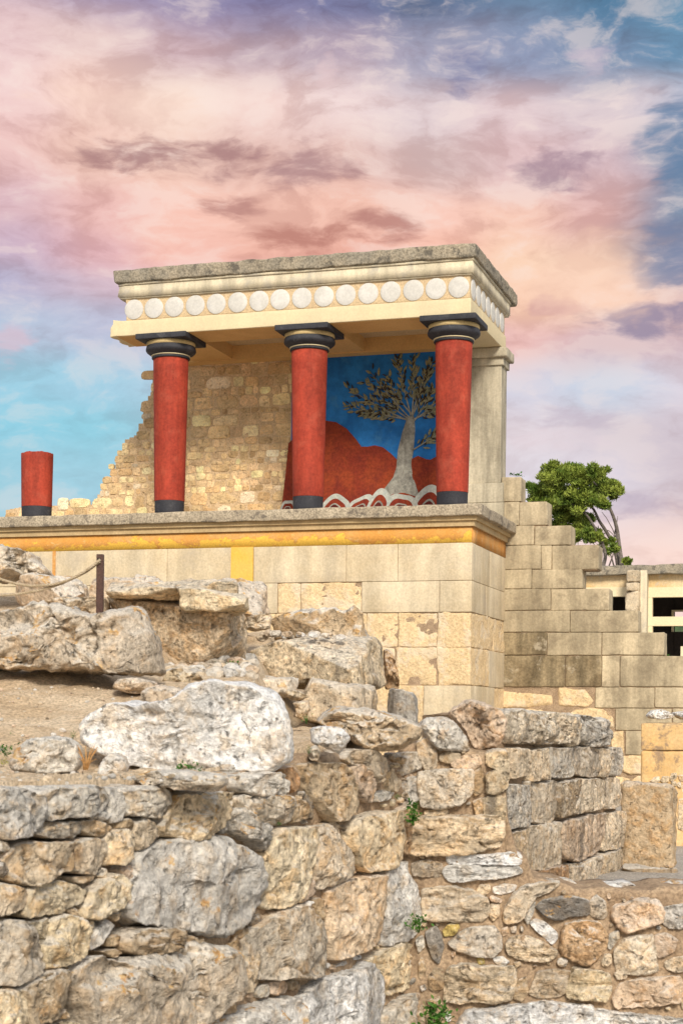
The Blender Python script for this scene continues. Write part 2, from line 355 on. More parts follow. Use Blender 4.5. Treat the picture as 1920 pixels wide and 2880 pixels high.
# ------------------------------------------------------------------ materials
def newmat(name, rough=.9):
    m = bpy.data.materials.new(name); m.use_nodes = True; t = m.node_tree; g = G(t)
    b = t.nodes['Principled BSDF']; b.inputs['Roughness'].default_value = rough
    b.inputs['Specular IOR Level'].default_value = .25
    pos = g.new('ShaderNodeNewGeometry'); return m, g, b, pos.outputs['Position'], pos.outputs['Normal']
def bump(g, b, h, dist, s=1):
    n = g.new('ShaderNodeBump'); n.inputs['Strength'].default_value = s; n.inputs['Distance'].default_value = dist
    g.put(n.inputs['Height'], h); g.L.new(n.outputs[0], b.inputs['Normal'])
def stone_mat(name, weather=.5, streak=0, lichen=.5, black=.5, attr=False, sc=1., warm=.5, wcol=(.76, .725, .66), bd=1., upn=2.6):
    m, g, b, P, Nn = newmat(name, .93); oi = g.new('ShaderNodeObjectInfo'); rnd = oi.outputs['Random']
    if attr: a = g.new('ShaderNodeAttribute', attribute_name='tint'); tint = a.outputs['Color']
    else: tint = oi.outputs['Color']
    rn = g.m('FRACT', g.m('MULTIPLY', rnd, 7.31)); r2 = g.m('FRACT', g.m('MULTIPLY', rnd, 23.7))
    n1 = g.noise(P, 3.2*sc, 5, .6, .3); n2 = g.noise(P, 10*sc, 6, .62); n3 = g.noise(P, 38*sc, 7, .68); n4 = g.noise(P, 130*sc, 3, .6)
    col = g.mix(1, tint, g.grey(g.sm(n1, .32, .68, .80, 1.16)), 'MULTIPLY')
    col = g.mix(g.sm(n2, .46, .64, 0, warm), col, g.mix(1, col, (1.0, .82, .61), 'MULTIPLY'))
    n5 = g.noise(P, 5.3*sc, 5, .62, .5); col = g.mix(g.sm(n5, .56, .70, 0, .2 if attr else .6), col, g.mix(1, col, (.58, .47, .36), 'MULTIPLY'))
    col = g.mix(.4 if attr else g.m('ADD', .45, g.m('MULTIPLY', rn, .5)), col, g.mix(1, col, g.grey(g.sm(n3, .34, .66, .52, 1.30)), 'MULTIPLY'))
    if streak:
        k = (13*sc, 13*sc, 1.5*sc) if streak == 1 else (3.*sc, 3.*sc, 26*sc)
        ns = g.noise(g.scale(P, k), 1, 6, .66, .5)
        col = g.mix(.65, col, g.mix(1, col, g.grey(g.sm(ns, .34, .66, .60, 1.22)), 'MULTIPLY'))
        if streak == 1:
            nd = g.noise(g.scale(P, (7*sc, 7*sc, .9*sc)), 1, 5, .62); col = g.mix(g.sm(nd, .53, .70, 0, .72), col, (.15, .125, .10))
            col = g.mix(g.sm(nd, .42, .28, 0, .6), col, (.64, .56, .44))
    nz = g.new('ShaderNodeSeparateXYZ'); g.put(nz.inputs[0], Nn)
    up = g.m('ADD', nz.outputs[2], g.m('MULTIPLY', g.m('SUBTRACT', g.m('ADD', g.m('MULTIPLY', n2, .5), g.m('MULTIPLY', n1, .5)), .5), upn))
    col = g.mix(g.m('MULTIPLY', g.sm(up, .25, .8), g.m('MULTIPLY', weather, g.m('ADD', .55, g.m('MULTIPLY', r2, .45)))), col, g.mix(1, wcol, g.grey(g.sm(n3, .35, .62, .74, 1.12)), 'MULTIPLY'))
    pit = g.noise(P, 21*sc, 6, .72)
    col = g.mix(g.sm(pit, .60, .70, 0, .2 if attr else .7), col, (.12, .085, .05))
    nk = g.noise(P, 9*sc, 7, .74); col = g.mix(g.m('MULTIPLY', g.sm(nk, .60, .66), g.m('MULTIPLY', black, g.sm(rn, .3, .8))), col, (.06, .057, .055))
    if lichen:
        nl = g.noise(P, 5.5*sc, 7, .68); ml = g.m('MULTIPLY', g.sm(nl, .565, .60), g.sm(up, -.1, .5))
        col = g.mix(g.m('MULTIPLY', ml, lichen), col, g.mix(g.sm(n3, .4, .6), (.56, .25, .03), (.66, .42, .14)))
    g.put(b.inputs['Base Color'], col)
    h = g.m('ADD', g.m('MULTIPLY', n2, 1.1), g.m('ADD', g.m('MULTIPLY', n3, .55), g.m('MULTIPLY', n4, .14)))
    h = g.m('SUBTRACT', h, g.m('MULTIPLY', g.sm(pit, .57, .7), .5))
    if streak: h = g.m('ADD', h, g.m('MULTIPLY', ns, .7))
    bump(g, b, h, .045*bd/sc, 1); return m
def plain_mat(name, c1, c2, sc=3, grain=40, gr=(.85, 1.12), rough=.85, bd=.01, stain=None, streak=0, sthr=(.55, .7), attr=None, bs=.6, samt=.6, vary=0):
    """painted or plastered surface: two tones of mottling, grain, stains with vertical runs"""
    m, g, b, P, Nn = newmat(name, rough)
    n1 = g.noise(P, sc, 5, .6, .4); n3 = g.noise(P, grain, 5, .65)
    col = g.mix(g.sm(n1, .35, .65), c1, c2); col = g.mix(1, col, g.grey(g.sm(n3, .3, .7, *gr)), 'MULTIPLY')
    if streak:
        ns = g.noise(g.scale(P, (3.2, 3.2, .5)), 1, 5, .65); col = g.mix(1, col, g.grey(g.sm(ns, .3, .7, 1-streak, 1+streak*.4)), 'MULTIPLY')
    if vary: col = g.mix(1, col, g.grey(g.m('MULTIPLY_ADD', g.new('ShaderNodeObjectInfo').outputs['Random'], vary, 1-vary*.6)), 'MULTIPLY')
    if stain:
        nn = g.noise(P, sc*1.7, 7, .68, .3); col = g.mix(g.sm(nn, *sthr, 0, samt), col, stain)
    g.put(b.inputs['Base Color'], col); bump(g, b, g.m('ADD', n3, g.m('MULTIPLY', n1, .6)), bd, bs); return m
M = {}
M['boulder'] = stone_mat('limestone_boulder', .75, 0, .75, .55)
M['white'] = stone_mat('white_gypsum', 1.0, 0, .12, .2, warm=.6, wcol=(.90, .895, .89), upn=2.3)
M['dry'] = stone_mat('dry_wall_stone', .75, 0, .35, .25, warm=.8)
M['wall'] = stone_mat('mortared_stone', .55, 0, .3, .35, warm=.7)
M['strata'] = stone_mat('bedded_stone', .5, 2, .3, .4)
M['ashlar'] = stone_mat('weathered_ashlar', .6, 1, .2, .45)
M['rubble'] = stone_mat('rubble_stone', .12, 0, 0, .0, attr=True, sc=.8, warm=.25, bd=.6)
M['lime_mortar'] = plain_mat('golden_lime_mortar', (.70, .51, .31), (.60, .43, .25), 3, 30, (.7, 1.15), .95, .02, (.42, .29, .16), 0, (.56, .7), bs=1)
M['mortar'] = plain_mat('earth_mortar', (.32, .225, .145), (.42, .305, .20), 7, 60, (.62, 1.25), .95, .016, (.24, .16, .09), 0, (.56, .72), bs=.8)
M['dirt'] = plain_mat('dry_earth', (.54, .40, .255), (.64, .51, .36), 2.5, 60, (.6, 1.28), .97, .015, (.30, .20, .11), 0, (.52, .7), bs=1)
M['gravel'] = plain_mat('gravel_ground', (.46, .42, .37), (.55, .5, .44), 3, 45, (.45, 1.3), .97, .03, (.3, .25, .2), bs=1)
M['plaster'] = plain_mat('cream_plaster', (.66, .56, .40), (.57, .46, .30), .9, 26, (.86, 1.08), .9, .008, (.42, .36, .28), .2, (.52, .7), samt=.55)
M['rough'] = plain_mat('exposed_sandstone', (.76, .575, .345), (.72, .53, .30), 1.6, 22, (.76, 1.14), .95, .03, (.70, .60, .46), .08, (.5, .62), bs=1)
M['ochre'] = plain_mat('peeling_ochre_paint', (.62, .32, .08), (.68, .40, .07), 2.2, 30, (.85, 1.1), .85, .006, (.60, .42, .22), .1, (.52, .58), samt=.85)
def ochre_mat():
    m, g, b, P, Nn = newmat('peeling_ochre', .85); z = g.new('ShaderNodeSeparateXYZ'); g.put(z.inputs[0], P)
    n1 = g.noise(P, 1.1, 5, .6); n2 = g.noise(g.scale(P, (1, 1, 1.8)), 4.5, 8, .72, .4); n3 = g.noise(P, 30, 4, .6)
    f = g.m('ADD', g.m('MULTIPLY', g.m('SUBTRACT', z.outputs[2], 4.556), 3.2), g.m('MULTIPLY', g.m('SUBTRACT', g.m('ADD', g.m('MULTIPLY', n1, .6), g.m('MULTIPLY', n2, .6)), .6), 4.2))
    col = g.mix(g.sm(n1, .35, .65), (.60, .34, .12), (.62, .29, .065))
    col = g.mix(g.sm(f, .44, .36), col, (.60, .27, .055)); col = g.mix(g.sm(f, .36, .30), col, (.76, .46, .075))
    col = g.mix(g.sm(n2, .60, .66), col, (.64, .40, .15))
    col = g.mix(1, col, g.grey(g.sm(n3, .3, .7, .86, 1.08)), 'MULTIPLY'); g.put(b.inputs['Base Color'], col); bump(g, b, n2, .012, .7); return m
M['ochre'] = ochre_mat()
M['ochre_side'] = plain_mat('orange_ochre_paint', (.62, .27, .06), (.60, .33, .12), 2.2, 30, (.85, 1.1), .85, .006, (.60, .42, .22), .1, (.56, .64))
M['yellow'] = plain_mat('yellow_paint', (.74, .44, .07), (.70, .46, .11), 2, 30, (.9, 1.06), .8, .004, (.5, .24, .07), 0, (.66, .72))
M['moulding'] = plain_mat('moulding_painted_shade', (.54, .40, .22), (.47, .34, .18), 1.4, 28, (.85, 1.1), .9, .006, (.36, .27, .15), .15, (.52, .7))  # tan darkened so the colour holds the shade beneath the overhanging ledge slab
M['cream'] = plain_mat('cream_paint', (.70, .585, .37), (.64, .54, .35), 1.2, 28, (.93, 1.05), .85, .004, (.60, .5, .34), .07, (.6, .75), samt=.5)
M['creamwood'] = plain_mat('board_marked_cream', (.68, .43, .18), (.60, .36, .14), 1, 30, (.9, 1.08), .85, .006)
M['fascia'] = plain_mat('weathered_fascia', (.66, .58, .42), (.60, .52, .38), 1.4, 28, (.88, 1.08), .9, .006, (.40, .37, .32), .32, (.49, .66))
M['frieze'] = plain_mat('sandy_frieze', (.60, .46, .28), (.56, .42, .26), 2, 34, (.78, 1.14), .95, .012)
M['disc'] = plain_mat('whitewashed_disc', (.62, .60, .56), (.55, .53, .49), 2.4, 24, (.9, 1.06), .8, .006, (.52, .51, .5), 0, (.55, .7), samt=.5)
M['slab'] = plain_mat('lichened_concrete', (.36, .305, .225), (.27, .24, .19), 2, 26, (.6, 1.25), .95, .02, (.10, .09, .075), .12, (.51, .62), bs=1, samt=.85)
M['slab_top'] = plain_mat('lichened_ledge', (.45, .38, .28), (.36, .30, .22), 2.4, 30, (.55, 1.3), .95, .02, (.13, .11, .09), 0, (.53, .64), bs=1, samt=.8)
M['red'] = plain_mat('red_column_paint', (.385, .054, .028), (.31, .040, .022), 1.7, 20, (.82, 1.14), .78, .006, (.46, .11, .065), .34, (.5, .7), samt=.35)
M['black'] = plain_mat('black_column_paint', (.028, .029, .036), (.042, .042, .05), 3, 40, (.8, 1.2), .65, .004, (.10, .10, .105), 0, (.56, .7))
M['concrete'] = plain_mat('stepped_block_render', (.55, .455, .305), (.44, .36, .24), 1.5, 24, (.84, 1.1), .92, .01, (.19, .15, .10), .34, (.51, .68), samt=.65, vary=.2)
M['concrete_dark'] = plain_mat('stained_block_render', (.32, .25, .15), (.17, .125, .07), 1.9, 24, (.75, 1.18), .92, .01, (.50, .43, .32), .5, (.57, .68), samt=.6)
M['pier'] = plain_mat('pier_render', (.54, .48, .36), (.44, .39, .29), 1.2, 26, (.88, 1.08), .92, .006, (.22, .185, .135), .45, (.53, .7), samt=.7)
M['orange'] = plain_mat('orange_plaster', (.66, .42, .18), (.70, .50, .27), 2.2, 30, (.85, 1.1), .9, .01, (.24, .17, .12), .2, (.53, .62), samt=.8)
M['farcream'] = plain_mat('pale_cream_paint', (.78, .66, .44), (.74, .62, .40), 1, 20, (.92, 1.06), .85, .004)
M['farwall'] = plain_mat('far_ochre_plaster', (.64, .45, .22), (.72, .56, .34), .9, 16, (.85, 1.1), .9, .01, (.55, .5, .42), .1, (.55, .66))
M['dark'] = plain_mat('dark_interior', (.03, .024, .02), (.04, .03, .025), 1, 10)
M['rust'] = plain_mat('rusted_iron', (.060, .030, .024), (.085, .045, .034), 12, 90, (.7, 1.3), .6, .004, (.14, .07, .045), 0, (.56, .7))
M['rope'] = plain_mat('hemp_rope', (.50, .39, .25), (.62, .51, .36), 30, 220, (.55, 1.25), .95, .01, bs=1)
M['ring'] = plain_mat('faded_ochre_ring', (.56, .42, .20), (.48, .36, .18), 4, 30)
M['bark'] = plain_mat('pine_bark', (.13, .105, .09), (.22, .19, .165), 4, 20, (.6, 1.3), .95, .05, bs=1)
M['twig'] = plain_mat('dry_stalk', (.40, .20, .07), (.52, .30, .12), 30, 100, (.7, 1.2), .9, .004)
M['mblue'] = plain_mat('blue_mural_paint', (.012, .12, .37), (.022, .18, .50), 1.4, 7, (.85, 1.15), .8, .006, (.075, .25, .46), 0, (.55, .75), samt=.6)
M['mred'] = plain_mat('dark_red_mural_paint', (.20, .026, .012), (.27, .045, .014), 2.2, 20, (.75, 1.2), .8, .006, (.13, .018, .012), 0, (.52, .68))
M['mgrey'] = plain_mat('grey_mural_paint', (.36, .35, .30), (.25, .24, .21), 4, 18, (.75, 1.2), .8, .006, (.12, .12, .11), .35, (.55, .68))
M['mleaf'] = plain_mat('olive_mural_paint', (.27, .235, .13), (.17, .18, .12), 6, 30, (.7, 1.25), .8, .004)
M['mleaf_dark'] = plain_mat('dark_leaf_paint', (.035, .022, .014), (.05, .035, .02), 8, 40)
M['mline'] = plain_mat('dark_red_line_paint', (.08, .012, .010), (.12, .02, .014), 8, 40)
M['mband'] = plain_mat('pale_band_paint', (.42, .44, .40), (.50, .50, .44), 4, 22, (.8, 1.15), .8, .005, (.25, .36, .40), 0, (.56, .7))
def leaf_mat(name, c1, c2, sc):
    m, g, b, P, Nn = newmat(name, .6); n = g.noise(P, sc, 3); n2 = g.noise(P, sc*9, 2)
    g.put(b.inputs['Base Color'], g.mix(1, g.mix(g.sm(n, .3, .7), c1, c2), g.grey(g.sm(n2, .3, .7, .6, 1.4)), 'MULTIPLY'))
    b.inputs['Transmission Weight'].default_value = 0; return m
M['pine'] = leaf_mat('pine_needles', (.075, .13, .016), (.28, .33, .055), 1.6)
M['green'] = leaf_mat('weed_leaves', (.03, .10, .014), (.07, .17, .02), 20)
M['lime'] = leaf_mat('yellow_weed_leaves', (.24, .26, .02), (.32, .28, .03), 20)
M['hill'] = leaf_mat('distant_scrub', (.04, .075, .02), (.09, .12, .035), .25)

T_ = {'g': (.70, .65, .575), 't': (.75, .615, .45), 'y': (.79, .65, .445), 'b': (.57, .435, .285), 'w': (.84, .815, .78), 'd': (.31, .275, .235), 'p': (.71, .545, .40), 'o': (.60, .37, .20), 'l': (.76, .59, .22)}
for a_, b_ in ('gt', 'ty', 'bt', 'by', 'gw', 'tw', 'bd', 'gb', 'tp', 'bo', 'gd'): T_[a_+b_] = tuple((x+y)/2 for x, y in zip(T_[a_], T_[b_]))
RNG = random.Random(11)

# ------------------------------------------------------------------ ground
def grid(x0, x1, y0, y1, nx, ny, fz):
    xs = np.linspace(x0, x1, nx+1); ys = np.linspace(y0, y1, ny+1); XX, YY = np.meshgrid(xs, ys); P = np.stack([XX.ravel(), YY.ravel()], 1)
    Zz = fz(P); V = np.concatenate([P, Zz[:, None]], 1)
    Fc = [(j*(nx+1)+i, j*(nx+1)+i+1, (j+1)*(nx+1)+i+1, (j+1)*(nx+1)+i) for j in range(ny) for i in range(nx)]
    return V, Fc
xs = np.array([-1500, -400, -100, -40] + list(np.linspace(-14, 16, 61)) + [40, 100, 400, 1500.])
ys = np.array([-60, -10] + list(np.linspace(0, 40, 81)) + [60, 120, 400, 1800.])
XX, YY = np.meshgrid(xs, ys); P0 = np.stack([XX.ravel(), YY.ravel(), 0*XX.ravel()], 1)
P0[:, 2] = np.where((abs(P0[:, 0]) < 30) & (P0[:, 1] < 50), fbm(P0*.8, 3, 3)*.03, 0)
P0[:, 2] -= .55*np.clip((9.3-P0[:, 1])/.6, 0, 1)
nx = len(xs)
mesh('ground', P0, [(j*nx+i, j*nx+i+1, (j+1)*nx+i+1, (j+1)*nx+i) for j in range(len(ys)-1) for i in range(nx-1)], M['gravel'], kind='structure')
KD = np.array([.41, .91, 0])/np.linalg.norm([.41, .91])
CORN = np.array([.363, 9., 0])
def xright(Y): return np.where(Y < 9, .363-.4505*(9-Y)-.16, np.where(Y < 13.2, .2-.035*(Y-9), .05+0*Y))
HP = ([4, 7.4, 8.2, 9.0, 9.6, 10.4, 11.2, 12, 13, 14, 17, 27], [1.32, 1.33, 1.50, 1.68, 1.74, 1.78, 1.83, 1.95, 1.98, 2.22, 2.4, 2.4])
HR = ([4, 8, 8.6, 12.6, 13.2, 27], [1.32, 1.4, 1.45, 1.45, 1.6, 1.7])
def hterr(P):
    h = np.interp(P[:, 1], *HP); Q = np.concatenate([P[:, :2], 0*P[:, :1]], 1)
    left = np.clip((-P[:, 0]-1.15)/.5, 0, 1)*np.interp(P[:, 1], [9.2, 10.2, 11, 12.2, 14], [0, .2, .25, .40, .36])
    wr = np.clip((P[:, 0]+.62)/.25, 0, 1); h = (h+left)*(1-wr)+np.minimum(np.interp(P[:, 1], *HR), h)*wr
    return h+fbm(Q*1.3, 5, 3)*.04+fbm(Q*7, 8, 3)*.026+fbm(Q*30, 9, 2)*.008
ny_, nx_ = 330, 150
yy = np.concatenate([np.linspace(4.2, 14.5, 290), np.linspace(14.6, 27.5, 41)]); ss = np.linspace(0, 1, nx_+1)**.8
VT = []
for Y_ in yy:
    xr = float(xright(np.array(Y_))); xl = -.235*Y_-1.2
    VT += [(xl+(xr-xl)*s, Y_, 0) for s in ss]
VT = np.array(VT); VT[:, 2] = hterr(VT); n1_ = nx_+1
FT = [(j*n1_+i, j*n1_+i+1, (j+1)*n1_+i+1, (j+1)*n1_+i) for j in range(len(yy)-1) for i in range(nx_)]
edge = [j*n1_+nx_ for j in range(len(yy))]; k0 = len(VT)
low = VT[edge].copy(); low[:, 2] = -.6; VT = np.concatenate([VT, low])
FT += [(edge[j], k0+j, k0+j+1, edge[j+1]) for j in range(len(edge)-1)]
mesh('terrace_ground', VT, FT, M['dirt'], kind='structure')

# ------------------------------------------------------------------ bastion with the painted porch
AX = np.array([-.95488828, .29696526, 0]); BX = np.array([.29696526, .95488828, 0]); O3 = at(1328, 1421, 28.2)
def BF(p, q, z): return np.array([O3[0]+AX[0]*p+BX[0]*q, O3[1]+AX[1]*p+BX[1]*q, z])
def bb(mb, p0, p1, q0, q1, z0, z1, c=None): box(mb, -p1, -p0, q0, q1, z0, z1, lambda x, y, z: BF(-x, y, z), c=c)
def rb(p0, p1, q0, q1, z0, z1, **k):
    return roughbox([BF(p1, q0, z0), BF(p0, q0, z0), BF(p0, q1, z0), BF(p1, q1, z0), BF(p1, q0, z1), BF(p0, q0, z1), BF(p0, q1, z1), BF(p1, q1, z1)], **k)
def bplane(q): return Plane(BF(0, q, O3[2]), -AX)
def fpz(crop, pts, q):
    pl = bplane(q); return [(-(t := pl.uv(u, v))[0], t[1]+O3[2]) for u, v in px(crop, pts)]

podium = thing('porch_podium', 'cream plastered podium with ochre band below the red columned porch', 'podium', BF(5, 1.4, 0))
PL = 11.5
mb = MB(); V, Fc = rb(-.2, PL, -.2, 3.3, 5.0, 5.2, step=.12, rnd=14, amp=.010, freq=3, amp2=.006, seed=4); mb.add(V, Fc)
mb.out('ledge_slab', M['slab_top'], podium)
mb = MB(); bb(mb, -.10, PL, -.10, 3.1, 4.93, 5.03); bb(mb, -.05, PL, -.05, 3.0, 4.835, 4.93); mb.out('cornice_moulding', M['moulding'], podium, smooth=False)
mb = MB(); V, Fc = rb(.012, PL, 0, .3, 4.556, 4.84, step=.3, rnd=0, amp=.004, freq=2); mb.add(V, Fc); mb.out('ochre_band', M['ochre'], podium)
mb = MB(); V, Fc = rb(-.004, .3, .012, 2.93, 4.556, 4.838, step=.3, rnd=0, amp=.003, freq=2); mb.add(V, Fc); mb.out('side_band', M['ochre_side'], podium)
def course(mbs, mbr, z0, z1, cuts, rough, q0=.0, side=None, rside=()):
    g_ = .0028
    for k in range(len(cuts)-1):
        r = k in rough; p0, p1 = cuts[k], cuts[k+1]
        V, Fc = rb(p0+(g_ if k else 0), p1-g_, q0+(.014 if r else 0), .3, z0+g_, z1-g_, step=.05 if r else .2, rnd=22 if r else 40, amp=.022 if r else .003, freq=3.2, amp2=.010 if r else 0, seed=int(z0*100)+k)
        (mbr if r else mbs).add(V, Fc)
    sc_ = side or [.302, 1.3, 2.93]
    for k in range(len(sc_)-1):
        r = k in rside
        V, Fc = rb(.0+(.012 if r else .003), .28, sc_[k]+g_, sc_[k+1]-g_, z0+g_, z1-g_, step=.05 if r else .2, rnd=22 if r else 40, amp=.020 if r else .003, freq=3.2, amp2=.010 if r else 0, seed=int(z0*90)+k+50)
        (mbr if r else mbs).add(V, Fc)
def pf(u, v=1700): return front_p(u, v)
def front_p(u, v):
    return -bplane(0).uv(u, v)[0]
ms, mr = MB(), MB()
course(ms, mr, 3.898, 4.556, [0, front_p(1118, 1590), front_p(973, 1590), front_p(712, 1600), front_p(470, 1600), 8, 9.4, PL], (), side=[.302, 1.5, 2.93])
course(ms, mr, 3.351, 3.898, [0, front_p(1235, 1680), front_p(1016, 1680), front_p(845, 1680), front_p(780, 1680), 5.4, 7, PL], (2, 3), side=[.302, 1.2, 2.93])
course(ms, mr, 2.742, 3.351, [0, front_p(1228, 1780), front_p(1118, 1780), front_p(1030, 1780), 3.6, 5, PL], (0, 1, 2, 3, 4), side=[.302, 1.9, 2.93], rside=(0, 1))
course(ms, mr, 2.078, 2.742, [0, front_p(1228, 1880), front_p(1110, 1880), 3, 4.4, PL], (0, 1, 2, 3, 4), side=[.302, 1.5, 2.93], rside=(0,))
course(ms, mr, 1.40, 2.078, [0, front_p(1190, 1980), 2.4, 4, PL], (1, 2, 3), side=[.302, 2.0, 2.93], rside=(1,))
course(ms, mr, .7, 1.40, [0, 1.1, 2.4, 4, PL], (1, 2, 3)); course(ms, mr, -.1, .7, [0, 1.5, 3, 4, PL], (1, 2, 3))
ms.out('plaster_courses', M['plaster'], podium); mr.out('exposed_courses', M['rough'], podium)
mb = MB(); bb(mb, .03, PL-.02, .03, 2.9, -.1, 4.86); mb.out('podium_core', M['mortar'], podium, smooth=False)
mb = MB(); p0, p1 = front_p(712, 1590), front_p(650, 1590); bb(mb, p0, p1, -.012, .05, 3.89, 4.556); mb.out('yellow_strip', M['yellow'], podium, smooth=False)
mb = MB(); p0, p1 = front_p(157, 1590), front_p(149, 1590); bb(mb, p0, p1, -.012, .05, 3.2, 4.556); mb.out('narrow_strip', M['ochre_side'], podium, smooth=False)

# columns
ZB = 5.197
def column(p, q, label):
    t = thing('red_column', label, 'column', BF(p, q, ZB), 'red columns of the porch'); c = BF(p, q, ZB)
    V, Fc = lathe([(.270, -.01), (.272, .1), (.276, .27), (.279, .29)], c); mesh('base_band', V, Fc, M['black'], t)
    V, Fc = lathe([(.281, .285)]+[(.282+.045*k/12, .295+(2.93-.295)*k/12) for k in range(13)], c); mesh('shaft', V, Fc, M['red'], t)
    V, Fc = lathe([(.325, 2.925), (.35, 2.93), (.358, 2.945), (.352, 2.962), (.338, 2.968), (.338, 2.974), (.35, 2.978)], c); mesh('neck_ring', V, Fc, M['black'], t)
    V, Fc = lathe([(.345, 2.972), (.362, 2.976), (.364, 2.988), (.35, 2.994)], c); mesh('pale_ring', V, Fc, M['cream'], t)
    pr = [(.35+.117*math.sin(PI/2*min(1, x/.60))-(.016*((x-.6)/.4)**2 if x > .6 else 0), 2.985+.172*x) for x in [i/20 for i in range(21)]]
    V, Fc = lathe(pr, c); mesh('cushion', V, Fc, M['black'], t)
    V, Fc = lathe([(.43, 3.152), (.450, 3.156), (.456, 3.19), (.452, 3.23), (.43, 3.236)], c); mesh('ochre_ring', V, Fc, M['ring'], t)
    V, Fc = rb(p-.5, p+.5, q-.5, q+.5, ZB+3.232, ZB+3.332, step=.1, rnd=12, amp=.002); mesh('abacus', V, Fc, M['black'], t)
column(.475, .475, 'red column under the right corner of the roof, in front of the painted panel')
column(3.155, .475, 'red column between the rubble wall and the painted panel, middle of the porch')
column(5.873, .475, 'red column standing before the rubble wall under the broken roof end')
t = thing('column_stump', 'broken short red column stump without a capital, standing apart on the ledge', 'column', BF(8.62, .475, ZB)); c = BF(8.62, .475, ZB)
V, Fc = lathe([(.280, -.01), (.283, .1), (.286, .245), (.287, .26)], c); mesh('base_band', V, Fc, M['black'], t)
V, Fc = lathe([(.289, .255)]+[(.289+.016*k/14, .262+(1.27-.262)*k/14) for k in range(15)]+[(.29, 1.285), (.2, 1.28), (.1, 1.27)], c)
top = V[:, 2]-c[2] > 1.2; V[top, 2] += fbm(V[top]*9, 3, 3)*.028; mesh('shaft', V, Fc, M['red'], t)

# entablature: roof over the columns
ent = thing('porch_entablature', 'cream roof beam with a row of white discs, broken off at one end', 'roof', BF(3.5, 1.6, 8.53))
def brk(V, p_lo, seed, amp):
    """broken left end: pushes the end vertices about"""
    V = np.array(V); p = (V-O3)@AX; w_ = np.clip((p-p_lo)/.25, 0, 1); n = vfbm(V*5, seed, 3)
    V[:, :2] += (n[:, :1]*AX[None, :2]+n[:, 1:2]*BX[None, :2])*(amp*w_)[:, None]; V[:, 2] += n[:, 2]*amp*.6*w_; return V
mb = MB(); V, Fc = rb(.09, 6.93, .09, .97, 8.531, 8.815, step=.07, rnd=30, amp=.004, freq=2); V = brk(V, 6.7, 5, .13); mb.add(V, Fc); mb.out('front_beam', M['cream'], ent)
mb = MB(); V, Fc = rb(.092, .95, .972, 3.14, 8.533, 8.815, step=.15, rnd=40, amp=.003); mb.add(V, Fc); mb.out('side_beam', M['cream'], ent)
mb = MB()
for p in (3.155, 5.873): bb(mb, p-.42, p+.42, .972, 2.6, 8.56, 8.82)
bb(mb, .952, 6.6, 2.55, 3.2, 8.535, 8.82); mb.out('cross_beam', M['creamwood'], ent, smooth=False)
mb = MB(); bb(mb, .11, .97-.02, .97, .99, 8.532-.004, 8.6); bb(mb, .12, 6.8, .12, .95, 8.526, 8.56); mb.out('beam_soffit', M['creamwood'], ent, smooth=False)
mb = MB(); V, Fc = rb(.115, 6.62, .115, 3.12, 8.817, 9.23, step=.09, rnd=30, amp=.003); V = brk(V, 6.5, 9, .10); mb.add(V, Fc); mb.out('frieze', M['frieze'], ent)
def disc(P, n, r, mat, parent, t_=.014):
    e1 = np.array([-n[1], n[0], 0]); V = []; N_ = 40; pr = [(r, -.03), (r, t_*.7), (r*.965, t_), (r*.5, t_+.002)]
    for rr, h in pr: V += [P+n*h+e1*rr*math.cos(2*PI*i/N_)+np.array([0, 0, 1])*rr*math.sin(2*PI*i/N_) for i in range(N_)]
    Fc = [(k*N_+i, k*N_+(i+1) % N_, (k+1)*N_+(i+1) % N_, (k+1)*N_+i) for k in range(3) for i in range(N_)]+[tuple(3*N_+i for i in range(N_))]
    return mesh('disc', V, Fc, mat, parent)
us = [378, 434, 491, 550, 609, 669, 729, 788, 849, 911, 972, 1035, 1098, 1162, 1225, 1289]; pl = bplane(.115)
for u in us:
    p = -pl.uv(u, 830)[0]; r = .186
    disc(BF(p, .115, 9.015), -BX, r, M['disc'], ent)
for k in range(7): disc(BF(.115, .115+.26+k*.408, 9.015), -AX, .186, M['disc'], ent)
mb = MB(); cp = []
zs = [(9.215, .075), (9.24, .05), (9.455, .03), (9.50, .015)]
for k in range(len(zs)-1):
    V, Fc = rb(zs[k][1], 6.72+.02*k, zs[k][1], 3.3, zs[k][0]+(.0015 if k else 0), zs[k+1][0], step=.15, rnd=0, amp=.003, freq=3); V = brk(V, 6.55, 13, .07); mb.add(V, Fc)
mb.out('cornice', M['fascia'], ent)
mb = MB(); V, Fc = rb(-.02, 6.83, -.02, 3.66, 9.497, 9.735, step=.06, rnd=12, amp=.014, freq=4, amp2=.008, seed=3); mb.add(V, Fc); mb.out('roof_slab', M['slab'], ent)

# pier at the back of the porch
pier = thing('corner_pier', 'grey rendered square pier with a moulded cap carrying the roof corner', 'pier', BF(.4, 3, 5.2))
mb = MB(); V, Fc = rb(.10, .95, 2.80, 3.30, 5.97, 8.30, step=.3, rnd=50, amp=.003); mb.add(V, Fc); mb.out('shaft', M['pier'], pier)
mb = MB(); V, Fc = rb(.06, .95, 2.76, 3.36, 8.20, 8.34, step=.12, rnd=20, amp=.004); mb.add(V, Fc); V, Fc = rb(-.02, .95, 2.68, 3.42, 8.34, 8.528, step=.1, rnd=9, amp=.006, amp2=.003); mb.add(V, Fc); mb.out('cap', M['pier'], pier)
mb = MB(); V, Fc = rb(.04, .95, 2.75, 3.36, 5.60, 5.968, step=.3, rnd=50, amp=.003); mb.add(V, Fc); V, Fc = rb(.03, .97, 2.74, 3.36, 5.19, 5.594, step=.3, rnd=50, amp=.003); mb.add(V, Fc); mb.out('base', M['pier'], pier)

